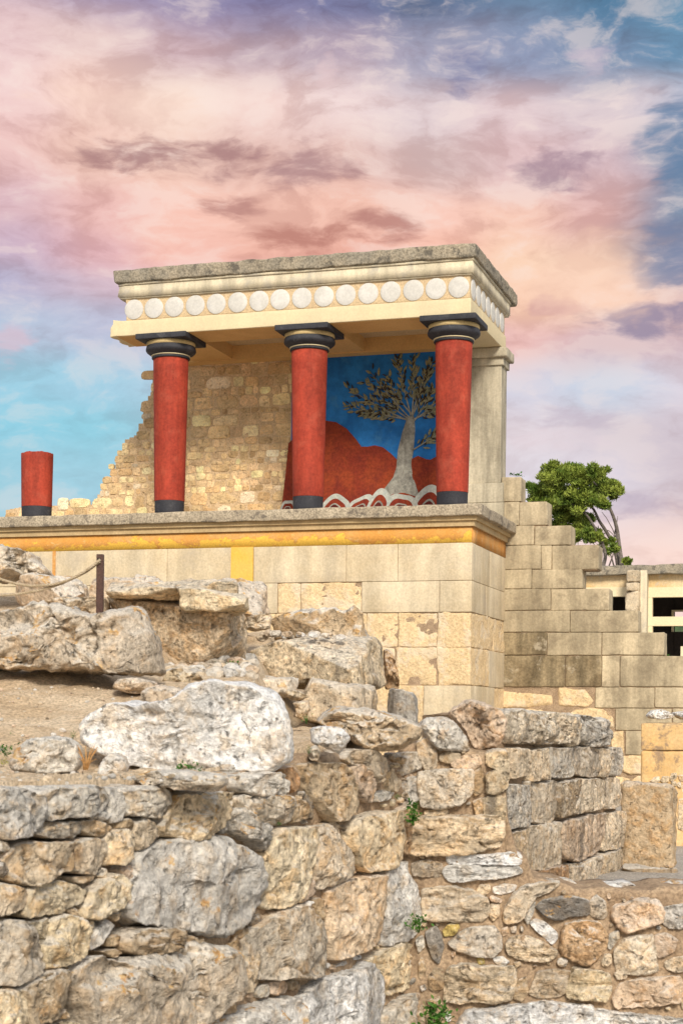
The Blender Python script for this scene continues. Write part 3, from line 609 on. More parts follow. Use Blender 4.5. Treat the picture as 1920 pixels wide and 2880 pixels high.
# rubble back wall
outl = [(s[0], s[1]) for s in fpz('K1', '1420,640 875,640 705,690 695,770 665,850 642,920 622,990 572,1012 550,1080 518,1130 496,1180 472,1230 446,1268 440,1310 240,1316 95,1322 0,1340 -120,1370', 2.85)]
outl = [(p, z) for p, z in outl]
def ztop(p):
    P_ = [o[0] for o in outl]; Z_ = [o[1] for o in outl]; return np.interp(p, P_, Z_)
rw = thing('rubble_back_wall', 'tan rubble stone wall behind the columns, stepping down as a ruin', 'wall', BF(7, 3, 5.2))
plw = bplane(2.86); mb = MB(); R = random.Random(4); z = 5.15
while z < 8.6:
    h = R.choice((R.uniform(.09, .15), R.uniform(.13, .25))); p = 3.7
    while p < 10.6:
        wd = h*R.uniform(.8, 1.7) if R.random() < .75 else h*R.uniform(1.8, 2.8); pc, zc = p+wd/2, z+h/2+R.uniform(-.02, .02)
        hh = h*R.uniform(.8, 1.25)
        if zc+hh*.3 < ztop(pc) and zc < 8.58:
            ex = R.uniform(.03, .16); poly = []
            for cx_, cy_ in ((-1, -1), (0, -1), (1, -1), (1, 0), (1, 1), (0, 1), (-1, 1), (-1, 0)):
                cr_ = abs(cx_*cy_); poly.append((-pc+(cx_*(1-ex*cr_*R.random()*1.6)+R.uniform(-.10, .10))*wd*.49, zc-O3[2]+(cy_*(1-ex*cr_*R.random()*1.6)+R.uniform(-.10, .10))*hh*.49))
            tint = [T_['t'], T_['y'], T_['ty'], T_['y'], T_['by'], T_['tp'], T_['b']][R.randrange(7)] if R.random() < .95 else T_['g']
            f = R.uniform(.68, 1.22); V, Fc = stone(poly, plw, T=R.uniform(.010, .026), back=.06, p=R.uniform(6, 10), seed=R.randrange(9999), amp=.45, facets=2, nth=26, step=.022, crack=0, plates=.8)
            mb.add(V, Fc, np.minimum(.9, np.array(tint)*f*np.array([1.16, 1.02, .80])))
        p += wd+R.uniform(.006, .03)
    z += h+R.uniform(.004, .018)
mb.out('stones', M['rubble'], rw)
# core of the wall: strips following the stepped top
mb = MB(); ps = np.linspace(3.6, 10.6, 71)
for k in range(70):
    zt = min(ztop(ps[k]), ztop(ps[k+1]))-.12
    if zt > 5.2: bb(mb, ps[k]+.0005, ps[k+1]-.0005, 2.856+.003*(k % 2), 3.4, 5.1, min(zt, 8.55))
mb.out('mortar_core', M['lime_mortar'], rw, smooth=False)

# painted panel (plain landscape)
CROP['M'] = (780, 960, 3.136)
mur = thing('painted_panel', 'blue and dark red painted relief panel of hills and a tree behind the columns', 'mural', BF(2.4, 2.8, 5.2))
def prism(pl, pts, h0, h1, name, mat, parent, inset=.0):
    P = np.array(pts); n = len(P); V = np.concatenate([pl.w(P, [h0]*n), pl.w(P, [h1]*n)])
    ar = (P[:, 0]*np.roll(P[:, 1], -1)-np.roll(P[:, 0], -1)*P[:, 1]).sum(); o = list(range(n)) if ar > 0 else list(range(n))[::-1]
    Fc = [tuple(n+i for i in o), tuple(o[::-1])]+[(o[i], o[(i+1) % n], n+o[(i+1) % n], n+o[i]) for i in range(n)]
    return V, Fc
def smoothpoly(P, it=2):
    P = np.array(P, float)
    for _ in range(it): P = np.stack([.75*P+.25*np.roll(P, -1, 0), .25*P+.75*np.roll(P, -1, 0)], 1).reshape(-1, 2)
    return P
plm = bplane(2.82); mp = lambda s: [plm.uv(u, v) for u, v in px('M', s)]
V, Fc = prism(plm, mp('130,150 1640,70 1640,1490 30,1520 40,1480 60,1280 85,1060 120,900'), -.05, 0, 0, 0, 0); mesh('sky_field', V, Fc, M['mblue'], mur, smooth=False)
hp = mp('70,1200 100,900 250,760 430,700 520,715 610,770 690,860 740,930 800,930 860,918 930,935 1000,990 1060,1050 1100,1080 1180,1040 1240,1010 1310,1040 1350,1045 1395,1020 1500,960 1630,1000 1630,1490 35,1500')
V, Fc = prism(plm, hp, -.01, .016, 0, 0, 0); mesh('hills', V, Fc, M['mred'], mur, smooth=False)
V, Fc = stone(mp('915,1330 1010,1230 1045,1120 1060,960 1100,800 1150,650 1205,650 1215,800 1200,960 1180,1080 1200,1200 1260,1390 1100,1340 965,1390'), plm, T=.05, back=.01, p=2.2, seed=3, amp=.12, facets=0, sharp=True, nth=110)
mesh('tree_trunk', V, Fc, M['mgrey'], mur)
lf, ld, br = MB(), MB(), MB(); R = random.Random(8)
ends = [((1160, 700), (950, 600), (760, 440)), ((1165, 690), (950, 660), (745, 575)), ((1170, 680), (1010, 480), (900, 290)), ((1175, 650), (1120, 400), (1090, 165)), ((1185, 650), (1210, 400), (1190, 170)), ((1190, 660), (1270, 470), (1290, 290)),
        ((1195, 690), (1330, 620), (1480, 560)), ((1165, 690), (1000, 560), (880, 400)), ((1195, 720), (1290, 560), (1320, 430)), ((1195, 960), (1300, 880), (1400, 800)), ((1180, 640), (1060, 480), (1010, 330)), ((1190, 650), (1260, 330), (1330, 200)), ((1190, 700), (1400, 560), (1480, 300)), ((1170, 700), (980, 640), (850, 625))]
ends = [tuple((q[0]+(q[0]-1180)*(.0, .18, .22)[j], q[1]) for j, q in enumerate(e)) for e in ends]
for e in ends:
    A, B, D_ = [np.array(plm.uv(*px('M', [q])[0])) for q in e]
    pts = [(1-s)**2*A+2*s*(1-s)*B+s*s*D_ for s in np.linspace(0, 1, 12)]
    tube(br, plm.w(np.array(pts), [.016]*12), np.linspace(.016, .006, 12), 6)
    for k in range(46):
        s = R.uniform(.25, 1.05); i = min(10, int(s*11)); q = (1-s)**2*A+2*s*(1-s)*B+s*s*D_; d = pts[i+1]-pts[i]; d /= np.linalg.norm(d)
        a = math.atan2(d[1], d[0])+R.choice((-1, 1))*R.uniform(.3, .8); L = R.uniform(.09, .17); wd = L*R.uniform(.13, .22); ca, sa = math.cos(a), math.sin(a)
        q = q+np.array([ca, sa])*L*.6+np.array([R.uniform(-.06, .06), R.uniform(-.06, .06)]); dk = R.random() < .34
        if dk: L *= .7; wd *= .5
        pl_ = [(q[0]+L*.5*c_*ca-wd*s_*sa, q[1]+L*.5*c_*sa+wd*s_*ca) for c_, s_ in ((-1, 0), (-.4, .9), (.3, .8), (1, 0), (.3, -.8), (-.4, -.9))]
        h_ = R.uniform(.012, .03)+(.012 if dk else 0); V, Fc = prism(plm, pl_, 0, h_, 0, 0, 0); (ld if dk else lf).add(V, Fc)
br.out('painted_branches', M['mgrey'], mur); lf.out('painted_leaves', M['mleaf'], mur, smooth=False); ld.out('dark_leaves', M['mleaf_dark'], mur, smooth=False)
for i, (cx, rx, ry) in enumerate([(90, 80, 110), (500, 150, 150), (1330, 190, 215), (720, 140, 150), (1090, 165, 170), (880, 130, 190), (1550, 150, 160)]):
    cx, cy = plm.uv(*px('M', [(cx, 1500)])[0]); rx, ry = rx/3.136/159, ry/3.136/159+.02
    for nm, mt, f, h in (('pale_band', 'mband', 1, .028+.004*i), ('red_rock', 'mred', .72, .034+.004*i), ('pale_vein', 'mgrey', .46, .036+.004*i), ('dark_heart', 'mline', .38, .038+.004*i)):
        pts = [(cx+rx*f*math.cos(x)*(1+.10*math.sin(2*x+i*2.1))+(.35 if i % 2 else .1)*ry*f*math.sin(x), cy+ry*f*math.sin(x)*(1+.13*math.sin(3*x+i*1.7))) for x in np.linspace(0, PI, 22)]
        V, Fc = prism(plm, pts, 0, h, 0, 0, 0); mesh(nm, V, Fc, M[mt], mur, smooth=False)

# stepped block wall right of the podium
sw = thing('stepped_block_wall', 'grey brown ashlar wall stepping down beside the podium, each course shorter', 'wall', BF(-1.5, 3.1, 0))
QS = 2.85; pls = bplane(QS); core = MB(); sk = 0
def sblk(crop, x0, x1, y0, y1, mat='concrete', dq=0, amp=.007, rnd=34, end=0):
    global sk
    (u0, v0), (u1, v1) = px(crop, [(x0, y0), (x1, y1)]); um, vm = (u0+u1)/2, (v0+v1)/2
    pa = -pls.uv(u0, vm)[0]; pb_ = -pls.uv(u1, vm)[0]; zt = pls.uv(um, v0)[1]+O3[2]; zb = pls.uv(um, v1)[1]+O3[2]
    r = mat == 'rough'
    V, Fc = rb(pb_, pa, QS+dq, QS+.5+dq, zb, zt, step=.04 if r else .08, rnd=14 if r else rnd, amp=.03 if r else amp, freq=3, amp2=.012 if r else .004, seed=sk, facets=5 if r else 0)
    o = mesh('block', V, Fc, M[mat], sw); sk += 1
    if mat == 'concrete' and sk % 5 == 3: pass
    return pa, pb_, zb, zt
rowsS = [('C5', 248, 418, [(318, 450)], ''), ('C5', 421, 582, [(250, 318), (320, 438), (440, 632)], ''), ('C5', 585, 718, [(330, 540), (543, 795)], ''), ('C5', 721, 885, [(330, 588), (590, 659), (662, 985)], ''),
         ('W', 130, 299, [(-30, 231), (233, 678)], ''), ('W', 302, 490, [(-30, 397), (401, 915)], ''), ('W', 494, 682, [(-30, 566), (570, 1170)], ''), ('W', 687, 886, [(-30, 362), (366, 845), (849, 1400)], 'd'),
         ('W', 891, 1166, [(-30, 522), (528, 846), (850, 1006), (1012, 1950)], 'dd'), ('W', 1172, 1352, [(-30, 452, 'rough'), (458, 785, 'rough'), (792, 1312), (1318, 1900)], ''),
         ('W', 1358, 1552, [(-30, 400, 'rough'), (405, 945, 'rough'), (968, 1466), (1474, 1900)], ''), ('E', 455, 742, [(-400, -100, 'rough'), (-90, 40, 'rough'), (60, 226, 'rough'), (242, 560), (565, 1200)], ''), ('E', 748, 985, [(-400, 100, 'rough'), (130, 440, 'rough'), (445, 800, 'rough'), (805, 1300, 'rough')], ''),
         ('E', 992, 1260, [(-400, 60, 'rough'), (70, 300, 'rough'), (310, 700, 'rough'), (705, 1300, 'rough')], ''), ('E', 1265, 1600, [(-400, 60, 'rough'), (70, 300, 'rough'), (310, 700, 'rough'), (705, 1300, 'rough')], '')]
for crop, y0, y1, segs, dk in rowsS:
    ext = []
    for i, sg in enumerate(segs):
        mat = sg[2] if len(sg) > 2 else ('concrete_dark' if i < len(dk) else 'concrete')
        ext.append(sblk(crop, sg[0], sg[1], y0, y1, mat))
    bb(core, ext[-1][1]+.03, ext[0][0]-.02, QS+.03, QS+.47, ext[0][2]-.03, ext[0][3]-.012)
bb(core, -5.2, .1, QS+.06, QS+.6, -.1, 1.25)
core.out('joint_mortar', M['mortar'], sw, smooth=False)
# ------------------------------------------------------------------ ruined walls in the foreground
WF = Plane(CORN, KD); WR = Plane((0, 9, 0), (1, -.03, 0)); WB = Plane((2.9, 17, 0), KD)
def wallcore(name, pl, top, parent, hf, back=.55, zb=-.58, ncol=150, nrow=70, amp=.022, mat='mortar', jag=.015):
    T2 = np.array([pl.uv(u, v) for u, v in top]); s = np.linspace(T2[0, 0], T2[-1, 0], ncol); zt = np.interp(s, T2[:, 0], T2[:, 1])
    zt = zt+fbm(np.stack([s*9, 0*s, 0*s], 1), 3, 2)*jag
    V = []
    r = np.linspace(0, 1, nrow)
    S_, R_ = np.meshgrid(s, r); Zz = zb+(zt[None]-zb)*R_; A = np.stack([S_.ravel(), Zz.ravel()], 1)
    h = np.array([hf(x) for x in s]); Hh = np.tile(h, nrow)
    P = pl.w(A, Hh); P = P+pl.n*(fbm(P*6, 7, 3)*amp+fbm(P*25, 8, 2)*amp*.5)[:, None]
    P[-ncol:] += pl.n*(-.02)
    F_ = [(j*ncol+i, j*ncol+i+1, (j+1)*ncol+i+1, (j+1)*ncol+i) for j in range(nrow-1) for i in range(ncol-1)]
    # top: several strips running back
    nb_ = 14; Vt = [P]; prev = [(nrow-1)*ncol+i for i in range(ncol)]; k = len(P)
    for j in range(1, nb_+1):
        hh = h-(h+back)*j/nb_; Q = pl.w(np.stack([s, zt], 1), hh); Q[:, 2] += fbm(Q*7, 21, 3)*.025; Vt.append(Q); cur = list(range(k, k+ncol)); k += ncol
        F_ += [(prev[i], prev[i+1], cur[i+1], cur[i]) for i in range(ncol-1)]; prev = cur
    Q = pl.w(np.stack([s, np.full(ncol, zb)], 1), np.full(ncol, -back)); Vt.append(Q); cur = list(range(k, k+ncol))
    F_ += [(prev[i], prev[i+1], cur[i+1], cur[i]) for i in range(ncol-1)]
    F_.append(tuple([j*ncol for j in range(nrow)][::-1]+[cur[0]]+[nrow*ncol+j*ncol for j in range(nb_)][::-1]))
    F_.append(tuple([j*ncol+ncol-1 for j in range(nrow)]+[nrow*ncol+j*ncol+ncol-1 for j in range(nb_)]+[cur[-1]]))
    return mesh(name, np.concatenate(Vt), F_, M[mat], parent)
sid = 100
def wst(parent, pl, crop, pts, tint='t', mat='wall', T=None, p=3.2, rim=0, amp=.7, fac=5, name='stone', strata=0, sharp=False, tu=0, back=.16, grow=1.05):
    global sid
    P = np.array([pl.uv(u, v) for u, v in px(crop, pts)])
    c = P.mean(0); P = c+(P-c)*grow
    ar = (P[:, 0]*np.roll(P[:, 1], -1)-np.roll(P[:, 0], -1)*P[:, 1]).sum()
    size = math.sqrt(abs(ar)/2); sid += 1
    V, Fc = stone(P, pl, T=T or min(.12, max(.035, .36*size)), back=back, p=p, seed=sid, amp=amp, facets=fac, rim=rim, strata=strata, sharp=sharp, tiltup=tu)
    r = random.Random(sid); f = r.uniform(.86, 1.14); w_ = r.uniform(-.05, .05)
    tc_ = T_[tint]; tc_ = (tc_[0]*f*(1+w_*.5), tc_[1]*f, tc_[2]*f*(1-w_))
    return mesh(name, V, Fc, M[mat], parent, color=tc_)
def base_of(pl, u, v): q = pl.uv(u, v); return tuple(pl.w([[q[0], 0]], [0])[0][:2])+(0,)

dw = thing('dry_stone_wall', 'dry laid wall of pale rough stones with dark open gaps', 'wall', base_of(WF, 150, 2500))
wallcore('earth_core', WF, [(-160, 2228), (0, 2226), (330, 2222), (470, 2226)], dw, lambda x: -.10, back=.5, amp=.03)
DRY = '''g|0,85 120,75 240,140 235,210 232,290 205,350 120,395 0,405 -70,300
g|240,130 250,95 420,75 650,70 655,160 640,205 540,245 440,265 270,280 235,250
g|655,80 735,80 750,150 750,230 735,285 690,305 660,270 660,180
g|750,100 860,75 990,75 1030,110 1030,165 1000,190 1005,235 970,270 840,260 755,240
g|545,255 610,220 680,220 680,255 620,290 570,285
gd|225,330 290,295 420,290 505,300 490,380 440,405 300,400 220,385
t|500,290 560,280 690,320 690,345 620,390 560,385 500,335
b|730,290 780,270 835,290 830,330 780,340 720,335
t|830,300 890,262 945,300 965,380 920,430 865,475 830,420 825,350
ty|640,400 690,340 760,335 815,365 830,440 800,520 730,570 650,570 640,500
t|465,420 540,395 630,400 635,470 635,560 600,625 480,622 430,590
t|0,540 60,470 180,430 415,415 410,480 430,540 425,600 330,640 210,697 130,690 35,640
g|-60,410 55,425 55,475 0,485 -60,470
d|-40,520 40,560 40,620 0,650 -50,600
t|465,640 580,628 585,650 540,690 490,680
t|-70,690 70,685 130,710 165,750 140,830 60,870 -60,900
y|130,870 160,730 250,680 400,655 470,690 520,730 500,800 380,850 240,895 150,890
y|490,860 540,720 640,630 770,610 785,660 770,740 790,760 720,830 570,910 490,905
p|765,600 815,560 830,600 830,650 800,695 785,660
b|410,840 450,820 485,855 480,890 440,885
gt|-60,920 60,905 140,920 185,970 220,1080 250,1150 240,1220 190,1270 60,1320 -60,1330
y|240,1090 290,1010 310,900 380,865 460,900 510,950 505,1060 470,1150 390,1200 260,1220
y|185,920 250,910 290,890 290,990 260,1035 220,1000
y|515,930 580,915 575,960 540,1000 515,985
g|540,1050 600,960 670,900 700,935 670,990 575,1110 545,1085
b|670,880 720,855 735,890 710,925 685,915
bt|90,1330 200,1280 330,1215 380,1245 410,1300 400,1420 330,1520 230,1568 130,1600 120,1400
y|-60,1345 110,1345 125,1400 125,1640 -60,1640
t|350,1530 395,1470 425,1480 420,1515 380,1540
y|320,1580 410,1540 500,1560 500,1680 330,1680
b|670,1020 720,1000 745,1030 735,1075 680,1080
t|610,640 640,580 655,620 640,655'''
for ln in DRY.split('\n'):
    t_, p_ = ln.split('|'); wst(dw, WF, 'B1', p_, t_, 'dry', p=5, fac=5, back=.22, amp=.75, grow=1.02)

mw = thing('mortared_wall', 'mortared wall of large pale stones receding from the boulders to the inner corner', 'wall', base_of(WF, 800, 2600))
wallcore('earth_mortar', WF, [(300, 2230), (470, 2222), (620, 2195), (700, 2180), (850, 2150), (872, 2126), (1000, 2120), (1100, 2130), (1160, 2150)], mw, lambda x: float(np.interp(x, [-3.2, -2.75, -2.2], [-.10, -.06, -.012])), back=.45, amp=.028)
MORT = '''B1|by|boulder|1010,250 1035,180 1050,115 1200,95 1400,105 1405,150 1370,270 1310,370 1200,400 1060,400 980,370 970,300
B1|g|boulder|920,470 1000,420 1130,400 1380,395 1480,430 1560,510 1600,600 1610,700 1560,830 1500,930 1420,1000 1330,1035 1240,1000 1000,940 880,925 750,850 800,750 840,640 830,560
B1|gb|boulder|400,1220 460,1160 560,1140 660,1170 840,1170 960,1110 1080,1065 1250,1060 1400,1080 1440,1150 1460,1250 1430,1350 1330,1450 1230,1530 1130,1640 560,1640 500,1480 430,1350
B1|p|wall|1435,1070 1475,1110 1490,1250 1470,1350 1440,1250
B1|t|wall|1370,1440 1420,1400 1465,1415 1465,1480 1420,1510 1380,1490
B2|g|boulder|70,230 110,195 150,240 180,300 250,300 310,350 315,430 280,490 240,450 200,410 130,380 80,320
B2|gt|boulder|110,130 180,115 420,125 445,160 420,230 410,290 330,310 220,300 150,250 120,200
B2|y|wall|320,350 420,330 560,325 585,370 570,470 550,610 520,740 400,820 300,850 240,820 270,640 290,480
B2|t|wall|580,330 690,310 750,420 800,520 810,610 780,650 700,690 640,720 610,690 590,560 610,420
B2|t|wall|690,310 750,285 780,360 800,440 800,500 750,410
B2|ty|wall|810,370 850,270 1000,230 1180,240 1160,330 1120,470 1110,530 1020,600 900,610 850,540 820,460
B2|gw|wall|1010,610 1060,570 1220,540 1230,700 1220,900 1190,1010 1040,1075 1030,950 1020,780
B2|tp|wall|690,720 760,670 1000,620 1015,700 1020,900 1000,1060 860,1110 720,1170 690,1050 700,880
B2|gt|wall|150,1020 220,960 330,870 480,820 560,830 620,900 660,990 680,1100 670,1220 590,1290 450,1260 300,1270 220,1260 150,1200
B1|b|boulder|760,1000 860,960 1000,955 1230,1040 1250,1065 1060,1070 960,1115 840,1150 740,1110
B1|b|wall|640,1110 720,1090 760,1120 700,1150
B2|p|wall|540,600 580,560 600,640 600,740 570,800 540,760
B2|d|wall|210,900 280,870 330,910 300,960 240,960
B2|b|wall|620,780 650,770 690,790 710,860 690,930 650,890
B2|y|wall|930,1160 1080,1080 1180,1040 1240,1090 1265,1180 1250,1290 1150,1370 1060,1400 1040,1300 980,1230
B2|gw|ashlar|500,1420 620,1300 780,1240 930,1190 980,1260 1010,1350 1020,1500 1020,1660 540,1660
B2|g|wall|1030,1500 1130,1420 1280,1330 1295,1400 1280,1520 1260,1660 1040,1660
B2|gw|boulder|-60,1600 130,1480 300,1420 440,1395 520,1440 535,1680 -60,1680
B2|g|wall|260,1350 310,1310 335,1340 330,1390 290,1405 265,1385
B2|p|wall|340,1310 400,1290 450,1310 450,1370 400,1390 345,1370
B2|bd|wall|450,1300 500,1285 530,1310 520,1345 470,1355
B2|w|wall|750,1200 830,1165 835,1185 770,1212
B2|w|wall|860,1145 915,1130 910,1155 880,1165
B2|bo|wall|1140,230 1220,160 1230,300 1240,460 1180,500 1150,480 1160,350
C7|bt|wall|545,560 620,550 740,545 790,600 850,690 840,850 770,900 700,910 640,840 560,700
C7|p|wall|840,580 880,560 940,610 975,690 975,790 940,800 890,760 850,700
C7|t|wall|790,520 860,465 950,470 1020,510 1060,560 1040,640 990,690 930,590 850,560
C7|t|wall|1070,560 1120,590 1145,640 1140,700 1100,740 1075,690 1060,620
C7|g|wall|980,740 1060,720 1130,740 1080,780 1000,800
C7|o|wall|430,590 480,570 530,620 530,710 500,740 460,690
C7|g|boulder|100,660 180,620 300,605 400,625 440,690 430,750 330,770 200,760 110,720
C7|b|wall|420,870 440,770 540,790 565,830 560,900 470,930
C7|d|wall|560,740 600,760 625,850 610,910 575,890
C7|t|wall|1100,660 1150,640 1180,690 1150,740 1110,720
B1|b|wall|1480,960 1530,920 1545,980 1500,1040 1460,1030
B2|b|wall|100,1060 140,1000 150,1100 130,1160 105,1140
B2|t|wall|820,560 860,560 890,610 850,640 820,620
B2|d|wall|1140,500 1165,490 1165,540 1140,540
B1|t|wall|1490,1130 1560,1080 1600,1160 1600,1300 1540,1380 1500,1300'''
for ln in MORT.split('\n'):
    c_, t_, m_, p_ = ln.split('|'); big = m_ == 'boulder'
    wst(mw, WF, c_, p_, t_, m_, p=4 if big else 7.5, T=None if not big else .13, fac=5, amp=.75 if big else .5)

xw = thing('rubble_cross_wall', 'low rubble wall in brown mortar with a bedded pale stone top, facing the viewer', 'wall', base_of(WR, 1540, 2700))
wallcore('earth_mortar', WR, [(1120, 2090), (1300, 2090), (1330, 2112), (1418, 2120), (1427, 2300), (1455, 2398), (1482, 2412), (1500, 2470), (1620, 2500), (1980, 2500)], xw, lambda x: -.004, back=.5, amp=.026, ncol=220)
CROSS = '''C8|gt|wall|-90,615 20,595 230,605 240,740 160,815 30,835 -70,820 -95,720
C8|t|strata|-140,1000 -130,900 60,885 380,880 420,900 425,990 400,1080 250,1110 30,1120 -140,1110
C8|w|strata|90,1125 200,1120 340,1125 520,1110 545,1140 530,1190 300,1190 100,1185
C8|w|strata|65,1210 100,1190 300,1200 520,1200 540,1250 440,1275 200,1290 100,1300 65,1250
C7|t|wall|1280,430 1340,390 1390,400 1410,500 1400,590 1330,600 1295,520
C7|gt|wall|1060,520 1160,490 1290,480 1300,590 1180,630 1110,590
C7|t|wall|1420,500 1480,480 1550,490 1550,530 1480,555 1430,540
C7|g|wall|1160,680 1230,640 1300,640 1310,700 1290,780 1250,810 1190,760
C7|t|wall|1330,850 1470,840 1470,870 1380,885 1330,880
C8|ty|wall|320,500 380,475 460,475 465,580 460,700 400,740 330,735 325,620 390,590 330,570
C8|b|wall|240,560 300,570 320,640 300,740 250,755 240,700
C8|p|wall|100,540 200,500 280,500 300,560 240,600 120,590
C8|ty|ashlar|310,780 450,735 450,900 440,960 310,880
C8|t|wall|10,850 80,835 95,860 60,885 0,885
C8|b|wall|240,790 300,770 305,870 260,880
B3|t|strata|-60,705 100,700 220,715 320,770 335,850 300,910 180,920 -60,900
B3|t|wall|260,730 290,690 350,690 355,730 300,770
B3|tw|wall|370,710 440,685 520,695 500,730 420,755 375,745
B3|p|wall|345,770 360,755 430,785 420,805 360,795
B3|t|wall|345,880 360,810 410,815 410,880 370,920
B3|t|wall|440,870 480,760 560,700 660,680 800,690 740,740 640,770 600,820 560,900 520,930 450,930
B3|g|wall|565,900 580,820 640,800 620,880 590,940
B3|w|wall|600,935 640,905 700,925 775,995 770,1030 735,1065 690,1020
B3|d|boulder|640,830 700,790 850,760 960,790 970,880 850,890 800,920 710,900
B3|gb|boulder|970,800 1020,755 1070,790 1090,880 1060,910 990,890 965,850
B3|bo|boulder|805,1000 830,940 920,920 1050,930 1080,990 1080,1070 1020,1160 940,1190 860,1150 800,1120 795,1060
B3|t|strata|450,1060 500,1005 580,1010 680,1040 770,1100 765,1140 690,1170 560,1165 470,1120
B3|gt|wall|100,1060 180,990 230,955 370,955 410,1010 415,1080 370,1135 250,1130 150,1110
B3|l|wall|55,980 90,935 150,935 160,960 120,1010 65,1015
B3|l|wall|265,1150 310,1145 320,1185 280,1195
B3|w|wall|370,1150 430,1140 470,1175 430,1205 380,1180
B3|t|strata|60,1400 90,1220 180,1190 340,1210 490,1215 495,1300 470,1400 370,1430 250,1420 150,1440 70,1430
B3|bt|strata|600,1370 650,1240 760,1220 870,1240 830,1310 820,1370 740,1400 620,1390
B3|y|strata|830,1340 880,1220 1000,1230 1100,1250 1110,1330 1080,1420 950,1410 840,1400
B3|p|wall|1125,1400 1180,1310 1280,1280 1530,1270 1550,1340 1540,1430 1350,1450 1140,1455
B3|gt|wall|1140,1100 1190,1030 1280,1010 1370,1010 1380,1100 1400,1230 1330,1255 1160,1240 1140,1170
B3|p|wall|1380,1100 1390,1010 1460,990 1530,1040 1500,1120 1410,1150
B3|t|wall|1450,1180 1510,1150 1620,1130 1620,1230 1520,1240 1460,1220
B3|g|wall|1090,1080 1100,1000 1160,975 1165,1020 1110,1100
B3|t|wall|1050,1180 1070,1125 1115,1130 1120,1180 1070,1210
B3|g|wall|770,1180 790,1150 840,1160 830,1200 790,1205
B3|t|wall|1130,1250 1160,1230 1215,1245 1200,1280 1150,1285
B3|p|wall|1110,880 1150,820 1300,780 1400,790 1430,850 1420,920 1330,950 1200,995 1150,960
B3|gd|boulder|1420,900 1440,840 1640,800 1640,960 1470,965 1430,930
B3|w|strata|150,1568 200,1490 400,1450 590,1440 600,1660 150,1660
B3|w|strata|604,1660 600,1445 700,1430 1000,1455 1010,1660
B3|w|strata|1014,1660 1020,1470 1250,1500 1640,1530 1640,1660
B2|b|wall|1350,1270 1400,1210 1450,1230 1450,1330 1400,1370 1350,1340
B2|d|wall|1330,1000 1400,950 1430,1000 1450,1080 1420,1180 1380,1150
B2|bt|wall|1290,1180 1310,1140 1340,1200 1330,1290 1290,1270
B2|g|wall|1270,1040 1290,1020 1320,1010 1330,1080 1290,1120
B2|w|wall|1300,1330 1330,1315 1340,1345 1310,1360
B2|bd|strata|1250,560 1350,530 1440,560 1440,640 1330,640 1260,630
B2|t|wall|1270,1520 1310,1450 1330,1568 1280,1620
B3|p|wall|420,970 460,950 470,1000 430,1015
B3|w|wall|480,960 515,950 515,990 485,990
B3|b|wall|500,1180 540,1170 550,1200 510,1210
B3|t|wall|1540,1340 1640,1290 1640,1480 1560,1470
B3|b|strata|480,1400 530,1290 580,1270 590,1360 550,1420
B2|b|wall|1340,1420 1420,1390 1440,1440 1360,1450
B3|t|wall|1110,1000 1150,960 1160,975 1100,1000 1085,960'''
for ln in CROSS.split('\n')[:-1]:
    c_, t_, m_, p_ = ln.split('|'); wst(xw, WR, c_, p_, t_, m_, p=3.4 if m_ == 'boulder' else 4.6, strata=16 if m_ == 'strata' else 0, fac=3, amp=.65, grow=1.10)
def fillers(parent, pl, n, s0, s1, z0, z1, polys, seed, topf):
    R = random.Random(seed); k = 0; tries = 0
    while k < n and tries < 6000:
        tries += 1; q = np.array([R.uniform(s0, s1), R.uniform(z0, z1)]); r = R.uniform(.012, .034)
        if q[1] > topf(q[0])-r*1.5: continue
        ok = True
        for P in polys:
            d = np.roll(P, -1, 0)-P; t = np.clip(((q-P)*d).sum(1)/np.maximum((d*d).sum(1), 1e-9), 0, 1); dist = np.linalg.norm(P+d*t[:, None]-q, axis=1).min()
            x, y = P[:, 0], P[:, 1]; x2, y2 = np.roll(x, -1), np.roll(y, -1); cr = ((y > q[1]) != (y2 > q[1])) & (q[0] < (x2-x)*(q[1]-y)/np.where(abs(y2-y) < 1e-9, 1e-9, y2-y)+x)
            if cr.sum() % 2 or dist < r*1.05: ok = False; break
        if not ok: continue
        a0 = R.uniform(0, PI); m_ = R.choice((5, 6, 7)); el = R.uniform(.5, .9)
        pts = [(r*math.cos(2*PI*i/m_)*R.uniform(.8, 1.15), r*el*math.sin(2*PI*i/m_)*R.uniform(.8, 1.15)) for i in range(m_)]
        P = np.array([(q[0]+x*math.cos(a0)-y*math.sin(a0), q[1]+x*math.sin(a0)+y*math.cos(a0)) for x, y in pts]); polys.append(P)
        V, Fc = stone(P, pl, T=r*.9+.012, back=.05, p=3.6, seed=seed+k, amp=.8, facets=4, rim=.004, nth=24, step=.004); f = R.uniform(.8, 1.15); tn = T_[R.choice(['g', 't', 'b', 'bt', 'p', 'w', 'y', 'gd'])]
        mesh('stone', V, Fc, M['wall'], parent, color=tuple(min(.9, c*f) for c in tn)); k += 1
def polys_of(txt, pl, cropd=None):
    out = []
    for ln in txt.split('\n'):
        f = ln.split('|'); 
        if len(f) == 4: out.append(np.array([pl.uv(u, v) for u, v in px(f[0], f[3])]))
    return out
a0, a1 = WR.uv(1150, 2700)[0], WR.uv(1925, 2700)[0]; t2 = np.array([WR.uv(u, v) for u, v in [(1120, 2090), (1300, 2090), (1330, 2112), (1418, 2120), (1427, 2300), (1455, 2398), (1482, 2412), (1500, 2470), (1620, 2500), (1980, 2500)]])
fillers(xw, WR, 34, a0, a1, -.2, 1.5, polys_of(CROSS, WR), 900, lambda x: np.interp(x, t2[:, 0], t2[:, 1]))
a0, a1 = WF.uv(430, 2600)[0], WF.uv(1140, 2600)[0]
fillers(mw, WF, 44, a0, a1, .3, 1.45, polys_of(MORT, WF), 1700, lambda x: 1.40)
